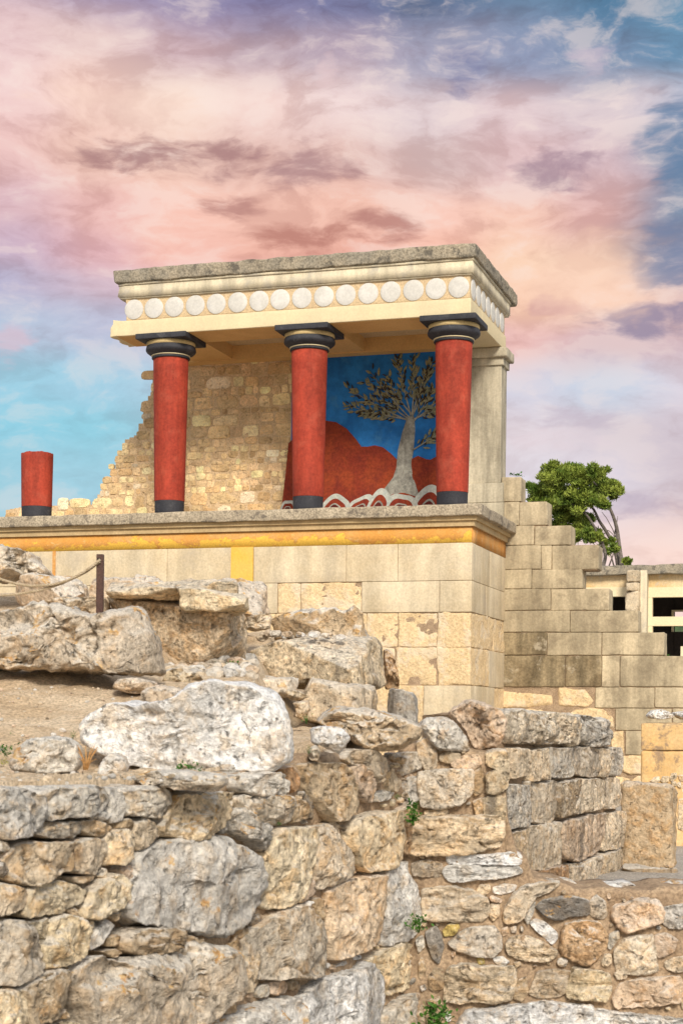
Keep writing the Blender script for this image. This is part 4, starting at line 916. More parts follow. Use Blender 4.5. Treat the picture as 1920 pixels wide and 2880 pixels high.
# stones lying on the top of the low wall, further back
WR2 = Plane((0, 9.3, 0), (1, -.03, 0))
for p_ in ('620,640 700,640 850,655 900,690 910,720 800,712 680,672', '950,728 1050,690 1200,670 1260,690 1290,740 1200,752 1050,765', '1340,745 1420,690 1500,670 1640,690 1640,775 1450,785', '540,640 600,610 640,650 600,700 540,690', '1000,800 1080,775 1160,780 1140,830 1040,830'):
    wst(xw, WR2, 'B3', p_, 'w', 'boulder', T=.13, back=.16, p=2.4, amp=.9)

bw = thing('ashlar_wall', 'receding wall of streaked weathered ashlar blocks in five courses', 'wall', base_of(WB, 1600, 2400))
wallcore('earth_core', WB, [(1380, 2010), (1520, 2008), (1600, 2012), (1700, 2040), (1715, 2090), (1738, 2104), (1744, 2120)], bw, lambda x: -.05, back=.6, amp=.01)
ASH = '''475,450 560,460 575,540 570,620 480,650 470,560|t
580,470 710,455 715,560 710,655 590,670 580,570|t
717,460 862,445 862,540 860,640 770,652 718,645|gd
866,450 970,450 1010,500 1030,560 1030,635 950,640 868,630|gb
1000,458 1082,458 1092,550 1088,640 1035,640 1030,540|t
1092,455 1160,450 1165,540 1140,625 1095,635|gt
430,690 576,680 577,820 562,945 430,980|gd
580,675 766,665 760,780 740,920 640,935 577,930|gb
770,662 903,650 880,760 832,880 765,905 752,780|bd
907,650 1052,640 1060,820 1000,850 840,875 885,770|t
1064,640 1150,650 1175,740 1170,820 1080,850 1065,740|t
410,1000 560,955 570,1100 600,1230 560,1240 410,1240|b
566,952 785,912 792,1050 785,1190 690,1225 600,1226 575,1080|t
797,910 1000,872 1052,864 1052,1000 1030,1120 860,1170 800,1160 792,1030|p
1057,862 1175,850 1172,970 1172,1080 1050,1108 1055,960|t
600,1240 780,1195 834,1186 850,1300 700,1290 600,1290|o
838,1186 1047,1122 1050,1270 920,1350 856,1310|t
1052,1118 1172,1088 1172,1190 1060,1300 1050,1200|t'''
for ln in ASH.split('\n'):
    p_, t_ = ln.split('|'); wst(bw, WB, 'C8', p_, t_, 'ashlar', T=.085, p=6, amp=.5, fac=4, sharp=True, name='block', grow=1.0, back=.12)
for p_, t_ in (('440,215 600,222 710,262 735,330 735,440 600,420 470,432 450,330', 'gt'), ('728,235 800,240 880,275 902,350 892,437 800,430 738,425 738,320', 'gt'), ('888,255 1000,270 1080,310 1105,360 1100,420 1040,450 930,447 898,400', 'gd')):
    wst(bw, WB, 'C8', p_, t_, 'ashlar', T=.16, p=3, amp=.8, fac=6, name='cap_stone', back=.35)

# ------------------------------------------------------------------ loose boulders and blocks
def loose(name, label, cat, crop, pts, Y, tint, mat, T, back=None, p=2.6, amp=1., fac=9, strata=0, group=None, yaw=0, sharp=False, tu=0):
    global sid
    P0 = px(crop, pts); u = np.mean([q[0] for q in P0]); pl = Plane(at(u, 2002, Y)*np.array([1, 1, 0]), (math.cos(yaw), math.sin(yaw), 0))
    P = [pl.uv(*q) for q in P0]; sid += 1
    V, Fc = stone(P, pl, T=T, back=back or T, p=p+.6, seed=sid, amp=amp*.8, facets=min(fac, 5), free=True, crack=.3, strata=strata, sharp=sharp, tiltup=tu)
    o = mesh(name, V, Fc, M[mat], None, color=T_[tint]); return tag(o, label, cat, group)
loose('boulder', 'long white weathered boulder with a smooth whitish top, largest on the earth bank', 'boulder', 'C6', '515,300 640,220 720,170 870,170 1050,165 1200,60 1344,30 1604,50 1784,90 1854,180 1904,270 1944,340 1940,440 1900,545 1760,605 1600,625 1344,620 1100,605 820,575 720,540 610,490 535,430', 7.45, 'w', 'white', .26, p=2.5, amp=.75, fac=14)
loose('boulder', 'small pinkish stone half hidden behind the long white boulder', 'boulder', 'C6', '860,230 900,90 1010,60 1130,75 1200,140 1150,230', 7.9, 'tp', 'wall', .16)
loose('boulder', 'big grey lumpy eroded boulder lying below the iron post', 'boulder', 'C3', '-150,750 0,730 100,700 270,700 310,760 350,735 480,760 560,790 680,815 850,790 980,770 1030,810 1080,890 1130,940 1160,1010 1150,1130 1160,1220 1060,1235 950,1245 750,1215 600,1205 400,1185 150,1165 -150,1160', 9.3, 'gb', 'boulder', .34, p=2.3, amp=1.25, fac=12, sharp=True)
loose('boulder', 'grey rounded stone with orange lichen beside the dry stalks', 'boulder', 'C6', '70,545 120,440 190,385 330,375 450,400 500,450 510,560 480,610 280,620 90,615', 6.95, 'g', 'boulder', .15)
loose('boulder', 'small pale upright stone between the dry stalks and the white boulder', 'boulder', 'C6', '620,570 650,510 720,485 790,510 815,570 805,650 700,668 625,645', 6.85, 'gw', 'dry', .09)
loose('slab', 'flat lichen spotted ledge stone under the white boulder', 'slab', 'C6', '800,640 940,598 1150,600 1400,615 1450,640 1440,690 1400,725 1200,722 1050,700 850,690', 6.6, 'gt', 'boulder', .2, back=.2, p=3)
loose('boulder', 'broad brown flat boulder capping the inner corner of the wall', 'boulder', 'C7', '640,290 680,230 760,190 960,205 1180,255 1320,310 1310,380 1200,475 1020,490 880,425 820,350', 8.55, 'bt', 'boulder', .26, p=2.6, amp=.9, fac=12)
loose('boulder', 'small bright white stone wedged beside the long white boulder', 'boulder', 'C7', '600,330 720,315 800,335 885,400 840,450 790,490 680,450 620,420', 7.9, 'w', 'white', .12)
loose('boulder', 'little grey stone under the small bright white stone', 'boulder', 'C7', '590,500 605,450 650,430 680,480 660,540 610,535', 7.85, 'gt', 'wall', .1)
loose('boulder', 'blue grey pointed boulder next to the pink one on the wall', 'boulder', 'C8', '-110,340 -70,260 40,252 120,290 190,380 232,470 180,490 20,476 -40,415', 9.05, 'g', 'dry', .22, fac=12)
loose('boulder', 'pinkish brown boulder at the head of the ashlar wall', 'boulder', 'C8', '90,230 210,155 330,180 410,210 455,280 445,400 400,455 280,480 220,425 200,350 160,300 110,260', 9.3, 'p', 'wall', .26, fac=14, amp=1.1)
loose('boulder', 'pale pitted boulder at the frame edge under the yellow band', 'boulder', 'C3', '-160,350 0,325 60,352 150,362 240,380 260,440 330,500 345,525 100,530 0,590 -160,600', 13, 'gt', 'boulder', .5, amp=1.2)
loose('block', 'small tan block at the foot of the iron post', 'block', 'C3', '310,740 450,690 580,690 745,700 750,800 600,830 400,810', 11.7, 't', 'wall', .3, p=4)
loose('boulder', 'reddish brown upright slab at the end of the squared blocks', 'block', 'C4', '1170,1040 1200,1030 1232,1070 1272,1180 1280,1320 1180,1320', 13.6, 'bo', 'wall', .25, p=4)
loose('boulder', 'small rounded tan boulder in front of the dark topped block', 'boulder', 'C4', '175,840 300,808 400,798 395,900 280,920 190,895', 13.2, 't', 'wall', .22)
loose('boulder', 'small layered stone touching the top of the white boulder', 'boulder', 'C4', '495,1330 520,1310 600,1335 662,1372 600,1400 520,1395', 11.3, 'ty', 'strata', .14)
loose('boulder', 'tan stone standing behind the right end of the white boulder', 'boulder', 'C4', '545,1410 650,1395 668,1450 632,1545 585,1520', 11.2, 't', 'wall', .14)
loose('boulder', 'low rounded rock with yellow lichen at the right end of the grey lumpy boulder', 'boulder', 'C3', '1110,1320 1150,1200 1250,1170 1380,1215 1430,1280 1400,1330', 9.9, 'ty', 'boulder', .2)
loose('boulder', 'flat stone half sunk in the earth below the grey lumpy boulder', 'boulder', 'C3', '750,1300 790,1250 930,1240 1080,1270 1090,1340 900,1360', 8.9, 'tp', 'wall', .15)
def pbox(name, label, cat, crop, f, Y1, Y2, Y3, tint, mat, amp=.02, rnd=9, amp2=.012, facets=6, step=.025, drop=.03):
    """squared block: f = bottom left, bottom corner, bottom right, top left, top corner, top right pixels"""
    global sid
    q = px(crop, f); A, B_, Cc = at(*q[0], Y1), at(*q[1], Y2), at(*q[2], Y3); D_ = A+Cc-B_
    zb = min(A[2], B_[2], Cc[2])
    tA, tB, tC = at(*q[3], Y1), at(*q[4], Y2), at(*q[5], Y3); tD = tA+tC-tB; sid += 1
    for t_ in (A, B_, Cc, D_): t_[2] = zb-drop
    V, Fc = roughbox([A, B_, Cc, D_, tA, tB, tC, tD], step=step, rnd=rnd, amp=amp, freq=4, amp2=amp2, seed=sid, facets=facets)
    o = mesh(name, V, Fc, M[mat], None, color=T_[tint]); return tag(o, label, cat)
pbox('block', 'large squared yellowish block topped with pebbles, grey streaked at its right end', 'block', 'C4', [(215, 1140), (1005, 1235), (1190, 1290), (215, 960), (960, 950), (1165, 985)], 12.9, 12.5, 13.3, 'ty', 'ashlar', amp=.03)
pbox('block', 'squared block with dark vertical stains under the pebble topped block', 'block', 'C4', [(480, 1530), (1000, 1530), (1195, 1530), (500, 1240), (980, 1288), (1190, 1308)], 12.2, 12.1, 12.7, 't', 'ashlar', amp=.025)
pbox('block', 'small grey speckled squared block at the end of the lower course', 'block', 'C4', [(1190, 1540), (1385, 1540), (1410, 1540), (1192, 1308), (1385, 1348), (1410, 1360)], 12.4, 12.3, 12.8, 'gd', 'ashlar', amp=.015)
pbox('block', 'low lichened slab lying between the white boulder and the squared blocks', 'slab', 'C4', [(60, 1330), (540, 1340), (620, 1330), (90, 1235), (520, 1240), (610, 1236)], 11.7, 11.7, 12.2, 'gt', 'boulder', amp=.03)

pbox('stone_drum', 'low rounded pale block behind the hanging ropes', 'block', 'C3', [(92, 720), (560, 700), (592, 680), (104, 522), (545, 548), (585, 556)], 12.4, 12.3, 12.9, 'tp', 'boulder', amp=.035, rnd=4)
pbox('block', 'long pinkish rough block in the row below the plaster wall', 'block', 'C3', [(570, 790), (1760, 800), (1866, 790), (585, 545), (1715, 565), (1830, 610)], 13.9, 13.8, 14.6, 'tp', 'boulder', amp=.05)
pbox('block', 'layered tan ledge block between the long pinkish block and the thin slab', 'block', 'C3', [(975, 720), (1620, 740), (1715, 730), (1000, 578), (1590, 603), (1700, 597)], 13.1, 13.0, 13.5, 'ty', 'strata', amp=.05)
pbox('block', 'bulky brown eroded rock face under the pale flat slabs', 'block', 'C3', [(735, 1120), (1630, 1120), (1668, 1080), (750, 650), (1625, 768), (1660, 762)], 11.75, 11.6, 12.6, 'bt', 'wall', amp=.06, rnd=14, amp2=.022)
pbox('slab', 'thin pale flat slab with a broken edge, nearer the iron post', 'slab', 'C3', [(722, 668), (1222, 692), (1300, 676), (730, 590), (1216, 622), (1290, 612)], 11.5, 11.4, 12.0, 'ty', 'strata', amp=.014, rnd=12, drop=-.012)
pbox('slab', 'thin pale flat slab projecting over the brown rock, further from the post', 'slab', 'C3', [(1235, 732), (1690, 790), (1716, 776), (1232, 612), (1690, 692), (1714, 684)], 11.45, 11.3, 11.8, 'y', 'strata', amp=.014, rnd=12, drop=-.012)
pbox('block', 'dark topped rough block below the plaster courses, mid terrace', 'block', 'C4', [(380, 940), (1060, 965), (1082, 950), (405, 762), (1010, 775), (1070, 808)], 13.9, 13.8, 14.4, 'b', 'boulder', amp=.05)

# right background pieces
pbox('standing_slab', 'upright rough stone slab with a dark stain at the end of the ashlar wall', 'slab', 'E', [(190, 2040), (808, 2120), (872, 2080), (170, 1045), (800, 1085), (872, 1110)], 17.1, 16.9, 17.3, 'b', 'wall', amp=.012, rnd=9, step=.02, facets=1)
pbox('kerb_stone', 'low lichened kerb stone at the foot of the upright slab', 'kerb', 'E', [(200, 2190), (860, 2215), (900, 2180), (200, 2075), (860, 2110), (900, 2095)], 16.6, 16.5, 16.8, 'bd', 'boulder', amp=.02)
op = thing('orange_plaster_pier', 'orange plastered wall stub with dark stains and exposed rubble', 'pier', at(1860, 2330, 20)*np.array([1, 1, 0]))
def P20(u, v, Y=20.): return at(u, v, Y)
for y0, y1, nm, sd in ((358, 686, 'upper_course', 1), (692, 1500, 'lower_course', 2)):
    q = px('E', [(428, y1), (1500, y1), (428, y0), (1500, y0)]); A, B_, a2, b2 = [P20(*t_) for t_ in q]; dv = np.array([.2, .7, 0])
    if sd == 2: A[2] = B_[2] = -.03
    V, Fc = roughbox([A, B_, B_+dv, A+dv, a2, b2, b2+dv, a2+dv], step=.05, rnd=30, amp=.006, seed=sd); mesh(nm, V, Fc, M['orange'], op)
plo = Plane(P20(1800, 2300)*np.array([1, 1, 0]), (1, 0, 0))
for i, p_ in enumerate(['530,1060 590,1010 650,1000 660,1060 600,1080', '660,1050 690,1000 770,1000 770,1060 700,1090', '775,1010 800,960 860,960 870,1010 830,1050 780,1060', '790,1060 850,1060 860,1110 800,1120', '870,990 930,975 1000,990 1000,1060 900,1060', '860,1080 910,1060 915,1140 870,1130', '880,1280 1000,1260 1000,1650 870,1640', '920,1080 1000,1070 1000,1180 930,1190']):
    wst(op, plo, 'E', p_, 'ty', 'dry', T=.05, back=.08)
qx = [('500,270 560,200 640,190 760,225 830,270 790,300 690,310 540,305', 'flat white cap stone on the orange plaster pier'), ('800,235 900,210 1050,215 1050,320 920,315 840,270', 'second white cap stone on the orange pier, cut by the frame edge')]
for p_, lb in qx: loose('cap_stone', lb, 'stone', 'E', p_, 20.2, 'w', 'white', .2, p=3)
pbox('pale_slab', 'pale flat paving slab on the gravel beyond the upright slab', 'slab', 'E', [(860, 2000), (1400, 2000), (1500, 1900), (860, 1990), (1400, 1990), (1500, 1890)], 19.3, 19.3, 20.3, 'gw', 'white', amp=.01, facets=0)
# ------------------------------------------------------------------ building behind, pine, post and ropes, plants, pebbles
YB = 58.
fb = thing('far_building', 'low ochre building with cream beams and dark openings behind the stepped wall', 'building', at(1850, 2000, YB)*np.array([1, 1, 0]))
plf = Plane(at(1800, 1700, YB)*np.array([1, 1, 0]), -AX)
def fx(crop, pts): return [tuple(plf.uv(u, v)) for u, v in px(crop, pts)]
def fbox(mb, crop, x0, x1, y0, y1, h0, h1):
    (s0, z1), (s1, z0) = fx(crop, [(x0, y0), (x1, y1)])
    V = [plf.w([[s, z]], [h])[0] for z in (z0, z1) for s, h in ((s0, h1), (s1, h1), (s1, h0), (s0, h0))]
    mb.add(V, [(0, 3, 2, 1), (4, 5, 6, 7), (0, 1, 5, 4), (1, 2, 6, 5), (2, 3, 7, 6), (3, 0, 4, 7)])
mb = MB(); (s0, z1), (s1, z0) = fx('W', [(500, 108), (2600, 160)])
cs = lambda z, h0, h1: [plf.w([[s, z]], [h])[0] for s, h in ((s0, h1), (s1, h1), (s1, h0), (s0, h0))]
V, Fc = roughbox(cs(z0, -6, .35)+cs(z1, -6, .35), step=.25, rnd=14, amp=.03, freq=2, amp2=.02); mb.add(V, Fc); mb.out('roof_slab', M['slab'], fb)
mb = MB()
for x0, x1 in ((500, 1100), (1246, 2600)): fbox(mb, 'W', x0, x1, 162, 292, -.3, 0)
mb.out('upper_wall', M['farwall'], fb, smooth=False)
mb = MB()
for x0, x1, y0, y1 in ((500, 1082, 294, 368), (1252, 2600, 290, 362), (1200, 2600, 549, 622)): fbox(mb, 'W', x0, x1, y0, y1, -.25, .06)
mb.out('beam', M['farcream'], fb, smooth=False)
for x0, x1, y0, y1 in ((1254, 1294, 363, 548), (1254, 1288, 623, 1500), (1215, 1253, 623, 1500), (1900, 1960, 363, 548)):
    mb = MB(); fbox(mb, 'W', x0, x1, y0, y1, -.22, .05); mb.out('post', M['farcream'], fb, smooth=False)
mb = MB(); fbox(mb, 'W', 1880, 2600, 812, 1500, -.2, .3); fbox(mb, 'W', 1552, 1900, 812, 1500, -.2, .3); mb.out('parapet', M['farcream'], fb, smooth=False)
pp = MB(); i_ = 0
(s0, z1), (s1, z0) = fx('W', [(1082, 150), (1208, 1500)])
for y0, y1, dx in ((150, 252, 14), (256, 334, 0), (338, 500, 2), (500, 700, 2), (700, 1100, 0), (1100, 1500, 0)):
    (a0, b1), (a1, b0) = fx('W', [(1082+dx, y0), (1206, y1)])
    c_ = lambda z: [plf.w([[s, z]], [h])[0] for s, h in ((a0, .85), (a1, .85), (a1, 0), (a0, 0))]
    V, Fc = roughbox(c_(b0)+c_(b1), step=.12, rnd=16, amp=.05, freq=1.6, amp2=.03, seed=i_, facets=4); pp.add(V, Fc, np.array(T_['ty'])*(.62+.1*(i_ % 3))); i_ += 1
pp.out('masonry_pier', M['rubble'], fb)
mb = MB(); fbox(mb, 'W', 1206.5, 1250, 150, 1500, -.1, .55); mb.out('rendered_jamb', M['fascia'], fb, smooth=False)
# dark room behind the openings, with a back wall that has its own window
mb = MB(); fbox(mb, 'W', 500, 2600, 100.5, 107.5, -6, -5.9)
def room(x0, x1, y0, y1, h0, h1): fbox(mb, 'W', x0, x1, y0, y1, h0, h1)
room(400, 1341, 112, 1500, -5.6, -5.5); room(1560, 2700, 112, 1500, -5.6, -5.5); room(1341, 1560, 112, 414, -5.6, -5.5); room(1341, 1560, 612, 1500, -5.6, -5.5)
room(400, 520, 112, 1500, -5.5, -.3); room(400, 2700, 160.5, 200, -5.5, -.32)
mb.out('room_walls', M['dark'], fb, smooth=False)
mb = MB()
for x0, x1, y0, y1 in ((1326, 1342, 419, 612), (1559, 1575, 419, 612), (1326, 1575, 404, 418)): fbox(mb, 'W', x0, x1, y0, y1, -5.5, -5.35)
mb.out('window_frame', M['farcream'], fb, smooth=False)
# scrub hill seen through that window
V, Fc = grid(20, 90, 120, 160, 40, 20, lambda P: 11.6*np.sin(np.clip((P[:, 1]-118)/42, 0, 1)*PI/2)+fbm(np.concatenate([P*.12, 0*P[:, :1]], 1), 4, 3)*2.2-1.5)
mesh('hills', V, Fc, M['hill'], kind='structure')

# umbrella pine
YT = 72.; tp = thing('umbrella_pine', 'wind bent green umbrella pine with bare leaning trunks behind the stepped wall', 'tree', at(1720, 2002, YT)*np.array([1, 1, 0]))
R = random.Random(21); NR = np.random.RandomState(5); tb = MB()
def tp_(pts, r0, r1):
    P = np.array([at(*px('C5', [(x, y)])[0], YT+d) for x, y, d in pts]); t = np.linspace(0, len(P)-1, 26); ip = np.stack([np.interp(t, range(len(P)), P[:, k]) for k in range(3)], 1)
    for _ in range(3): ip[1:-1] = (ip[:-2]+2*ip[1:-1]+ip[2:])/4
    ip = ip+vfbm(ip*1.1, 5, 2)*.05; tube(tb, ip, np.linspace(r0*.68, r1*.7, 26), 7)
tp_([(1150, 1200, 0), (1145, 870, 0), (1128, 700, .2), (1105, 560, .3), (1070, 480, .2), (1040, 420, 0), (1000, 340, 0), (930, 270, 0)], .17, .05)
tp_([(1140, 1200, .4), (1118, 870, .4), (1100, 720, .3), (1040, 620, .1), (985, 550, -.1), (960, 480, -.3), (880, 400, -.4), (760, 330, -.3)], .16, .05)
tp_([(1000, 1100, -.6), (1005, 870, -.6), (1040, 800, -.5), (1010, 700, -.4), (960, 600, -.4), (900, 500, -.6), (800, 420, -.6), (640, 380, -.4)], .15, .04)
tp_([(1100, 690, .3), (1098, 620, .4), (1112, 560, .5), (1117, 515, .5)], .045, .015); tp_([(1105, 660, .3), (1080, 600, .2), (1040, 530, 0), (1005, 490, 0)], .04, .015)
tp_([(1060, 860, 0), (1085, 790, 0), (1100, 740, .1), (1130, 690, .2)], .05, .02); tp_([(1020, 640, 0), (1050, 610, 0), (1085, 640, 0), (1115, 690, .2)], .035, .015)
tp_([(1090, 1100, -.4), (1100, 880, -.4), (1080, 800, -.3), (1060, 760, -.2)], .08, .03)
tb.out('trunk', M['bark'], tp)
cl = [(640, 280, 70), (590, 330, 60), (560, 380, 55), (700, 250, 70), (770, 250, 75), (850, 250, 75), (930, 260, 70), (1000, 260, 65), (1060, 280, 55), (1110, 300, 42), (1130, 345, 24), (1105, 375, 30), (1070, 350, 40), (660, 360, 80), (750, 340, 80), (840, 340, 80), (930, 350, 75), (1010, 350, 50), (720, 430, 75), (800, 430, 80), (880, 430, 75), (960, 430, 55), (730, 510, 60), (810, 510, 70), (890, 510, 60), (940, 520, 40),
      (870, 600, 60), (930, 620, 55), (890, 670, 55), (980, 620, 35), (960, 680, 40), (1040, 700, 28), (1060, 770, 28), (1080, 690, 20), (1170, 840, 24), (1185, 860, 20), (1040, 770, 22), (620, 240, 32), (1000, 460, 40), (540, 340, 40), (1120, 280, 26), (560, 420, 60), (640, 450, 70), (700, 580, 60), (790, 600, 60), (800, 680, 50)]
Vn, Fn = [], []; k_ = 0
for cx, cy, r in cl:
    base = at(*px('C5', [(cx, cy)])[0], YT); rad = r/2.45/F*YT
    dd = R.uniform(-1, 1)*1.3; base = base+FW*dd
    sub = [(base, rad)]+[(base+NR.normal(size=3)*rad*.55, rad*R.uniform(.3, .55)) for _ in range(6)]
    for cpt, rr in sub:
        n_ = int(300*(rr/.35)**1.6)+40
        for _ in range(n_):
            d = NR.normal(size=3); d /= np.linalg.norm(d); d[2] = d[2]*.8; q = cpt+d*rr*(R.random()**.33)*np.array([1, 1, .85])
            up_ = d*.6+np.array([0, 0, .75])+NR.normal(size=3)*.5; up_ /= np.linalg.norm(up_); sd = np.cross(up_, NR.normal(size=3)); sd /= np.linalg.norm(sd)
            L = R.uniform(.08, .19); wd = L*.2
            Vn += [q-sd*wd, q+sd*wd, q+up_*L+sd*wd*.4, q+up_*L-sd*wd*.4]; Fn.append((k_, k_+1, k_+2, k_+3)); k_ += 4
mesh('crown', Vn, Fn, M['pine'], tp, smooth=False)

# post and ropes
YP = 11.
pb0 = at(281, 1735, YP); pt0 = at(281, 1559, YP); w2 = .0235
post = thing('rope_post', 'slim dark rusty iron post holding a rope barrier', 'post', (pb0[0], pb0[1], pb0[2]-.25))
mb = MB(); Z0, Z1 = pb0[2]-.3, pt0[2]
Vb = np.array([(pb0[0]+x, pb0[1]+y, 0) for x, y in ((-w2, -.02), (w2, -.02), (w2, .03), (-w2, .03))])
V, Fc = roughbox(np.concatenate([Vb+[0, 0, Z0], Vb+[0, 0, Z1]]), step=.02, rnd=14, amp=.0008); mb.add(V, Fc); mb.out('upright', M['rust'], post)
mb = MB(); box(mb, pb0[0]+w2*.30, pb0[0]+w2*.52, pb0[1]-.026, pb0[1]-.0185, Z0, Z1-.002); mb.out('flange_edge', M['rust'], post, smooth=False)
mb = MB(); tube(mb, [np.array([pt0[0]-.006, pt0[1]-.024, Z1-.032]), np.array([pt0[0]-.006, pt0[1]-.019, Z1-.032])], .007, 12); mb.out('bolt_hole', M['dark'], post)
def rope(pts, label, r=.0085):
    P = np.array([at(*px('C3', [(x, y)])[0], YP-.03+d) for x, y, d in pts]); t = np.linspace(0, len(P)-1, 260); ip = np.stack([np.interp(t, range(len(P)), P[:, k]) for k in range(3)], 1)
    for _ in range(160): ip[1:-1] = (ip[:-2]+2*ip[1:-1]+ip[2:])/4
    tg = np.gradient(ip, axis=0); tg /= np.linalg.norm(tg, axis=1, keepdims=True); a = np.cross(tg, [0, 1, 0]); a /= np.linalg.norm(a, axis=1, keepdims=True); b = np.cross(tg, a)
    s = np.cumsum(np.linalg.norm(np.gradient(ip, axis=0), axis=1)); mb = MB()
    for k in range(3):
        an = s*110+k*2.094; tube(mb, ip+(a*np.cos(an)[:, None]+b*np.sin(an)[:, None])*r*.55, r*.62, 6)
    return tag(mb.out('rope', M['rope']), label, 'rope', 'ropes on the iron post')
rope([(690, 428, 0), (670, 445, -.02), (640, 470, -.02), (560, 525, -.02), (470, 570, -.02), (380, 597, 0), (290, 607, 0), (200, 608, 0), (100, 590, 0), (0, 560, 0), (-120, 510, 0)], 'upper hemp rope sagging from the iron post to the frame edge')
rope([(690, 440, 0), (665, 458, .01), (600, 510, .01), (500, 558, .01), (400, 600, .02), (300, 632, .02), (200, 652, .02), (100, 668, .02), (0, 673, .02), (-120, 672, .02)], 'lower hemp rope running from the iron post to the frame edge')

# plants
def weed(crop, x, y, Y, wpx, hpx, label, mat='green', n=60, seed=1, stalk=False):
    R = random.Random(seed); (u, v), = px(crop, [(x, y)]); b = at(u, v, Y); s = CROP[crop][2]; W_, H_ = wpx/s/F*Y, hpx/s/F*Y
    t = thing('weed' if not stalk else 'dry_stalks', label, 'plant', b); st, lf = MB(), MB()
    for k in range(9 if not stalk else 16):
        tip = b+np.array([R.uniform(-.5, .5)*W_, R.uniform(-.35, .25)*W_, R.uniform(.4, 1)*H_]); mid = b*.5+tip*.5+np.array([0, 0, .1*H_]); r0 = H_*(.014 if not stalk else .03)
        pts = np.array([b+np.array([R.uniform(-.12, .12)*W_, 0, -.06*H_]), mid, tip]); tube(st, pts, [r0, r0*.8, r0*.45], 5)
    if not stalk:
        for k in range(n):
            q = b+np.array([R.gauss(0, .26)*W_, R.uniform(-.35, .2)*W_, R.uniform(.05, 1)*H_*(1-.3*R.random())]); L = R.uniform(.13, .24)*max(W_, H_)*.9; wd = L*.55
            a = R.uniform(0, 2*PI); e = R.uniform(-.3, 1.1); d = np.array([math.cos(a)*math.cos(e), math.sin(a)*math.cos(e), math.sin(e)]); sd = np.cross(d, [R.uniform(-1, 1), R.uniform(-1, 1), 1.]); sd /= np.linalg.norm(sd); nn = np.cross(sd, d)
            lf.add([q, q+d*L*.35+sd*wd*.5+nn*L*.08, q+d*L*.75+sd*wd*.4+nn*L*.05, q+d*L, q+d*L*.75-sd*wd*.4+nn*L*.05, q+d*L*.35-sd*wd*.5+nn*L*.08], [(0, 1, 2, 3), (0, 3, 4, 5)])
        lf.out('leaves', M[mat], t, smooth=False)
    st.out('stems', M['twig' if stalk else mat], t)
weed('C6', 1190, 610, 6.75, 150, 60, 'green weed on the ledge under the long white boulder', seed=2)
weed('B2', 1285, 985, 8.72, 130, 120, 'dark green leafy weed in the wall corner, halfway down', seed=3, n=130)
weed('B2', 1400, 1640, 8.72, 190, 230, 'largest dark green weed in the wall corner at the bottom', seed=4, n=190)
weed('C7', 1255, 935, 8.72, 80, 160, 'narrow green weed growing in the corner joint beside the long bedded block', seed=5, n=120)
weed('C4', 130, 1190, 11.6, 110, 70, 'feathery green weed among the pebbles', seed=6, n=70)
weed('C4', 250, 1207, 11.5, 75, 40, 'yellow green tuft beside the feathery weed on the pebbles', 'lime', seed=7, n=50)
weed('C6', 40, 505, 7.4, 110, 80, 'green weed on the earth bank at the frame edge', seed=8)
weed('C6', 20, 570, 7.2, 80, 60, 'pale yellowish weed below the green one at the frame edge', 'lime', seed=18, n=30)
weed('C7', 585, 300, 7.95, 50, 60, 'small weed behind the right end of the long white boulder', seed=9, n=40)
weed('C7', 600, 490, 7.6, 50, 50, 'small weed against the little grey stone', seed=19, n=40)
weed('C6', 460, 402, 7.6, 40, 55, 'tiny weed sprouting beside the rounded grey stone', seed=10, n=25)
weed('C7', 1160, 780, 8.7, 50, 40, 'tiny weed in a mortar joint above the corner weed', seed=12, n=30)
weed('C6', 72, 385, 8., 20, 35, 'tiny sprig on the bare earth', seed=14, n=12)
weed('W', 1425, 900, 30.6, 60, 28, 'low weed at the broken end of the stepped wall', seed=13, n=40)
weed('C7', 412, 945, 7.3, 50, 20, 'flat green tuft in the joint above the tall cream stone', seed=15, n=30)
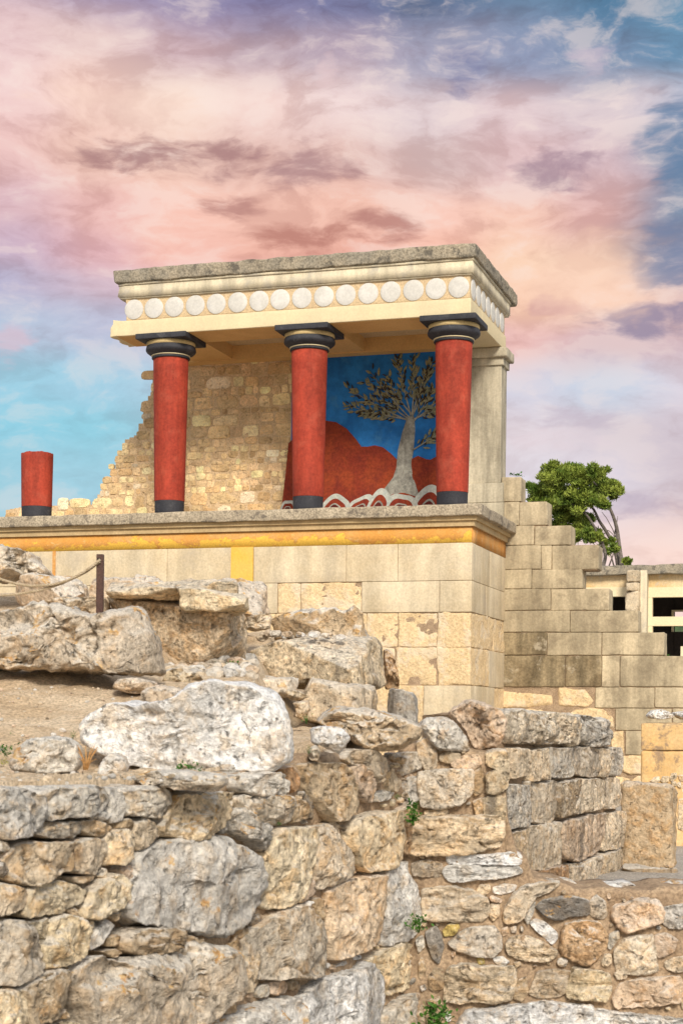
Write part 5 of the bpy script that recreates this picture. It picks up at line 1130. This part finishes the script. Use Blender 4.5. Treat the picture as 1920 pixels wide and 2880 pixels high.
weed('C5', 420, 245, 31.4, 110, 22, 'thin sprigs on top of the highest step', seed=16, n=26)
weed('C6', 545, 585, 6.9, 130, 150, 'clump of cut brown dry stalks beside the grey rounded stone', seed=11, stalk=True)

# loose pebbles: too many to count
R = random.Random(33); pbm = MB()
def pebble(u, v, Y, r, tint):
    P = at(u, v, Y); z = hterr(P[None])[0]; pl = Plane((P[0], P[1], z+r*.35), (math.cos(R.uniform(-.6, .6)), math.sin(R.uniform(-.6, .6)), 0)); n = 7
    poly = [(r*R.uniform(.75, 1.2)*math.cos(2*PI*i/n), r*.75*R.uniform(.7, 1.15)*math.sin(2*PI*i/n)) for i in range(n)]
    V, Fc = stone(poly, pl, T=r*.8, back=r*.8, p=2.6, seed=R.randrange(9999), amp=1, facets=7, free=True, nth=18, step=r/5); f = R.uniform(.55, .95)
    pbm.add(V, Fc, np.array(tint)*f)
for k in range(230):
    Y = R.uniform(10.6, 12.9); u = R.uniform(470, 720); pebble(u, 1900, Y, .018+.065*R.random()**2.0, T_[R.choice(['gw', 'g', 't', 'tp', 'gt', 'p'])])
for k in range(420):
    Y = R.uniform(5.9, 9.2); u = R.uniform(-10, 460 if Y > 7 else 700); pebble(u, 1900, Y, .004+.014*R.random()**3, T_[R.choice(['gw', 'g', 't', 't', 'p'])])
pbm.out('gravel', M['rubble'], kind='stuff')
# pebbles lying on the squared block
pc = MB()
for k in range(46):
    u, v = px('C4', [(R.uniform(330, 930), R.uniform(925, 962))])[0]; P = at(u, v, R.uniform(12.7, 13.1)); r = .012+.055*R.random()**2; pl = Plane((P[0], P[1], P[2]-.01), (1, R.uniform(-.4, .4), 0)); n = 7
    V, Fc = stone([(r*R.uniform(.8, 1.25)*math.cos(2*PI*i/n), r*.6*R.uniform(.7, 1.15)*math.sin(2*PI*i/n)) for i in range(n)], pl, T=r*.8, back=r*.8, seed=R.randrange(9999), amp=1, facets=6, free=True, nth=18, step=r/5)
    pc.add(V, Fc, np.array(T_[R.choice(['w', 'tw', 't', 'tp'])])*.8)
pc.out('pebbles', M['rubble'], kind='stuff')
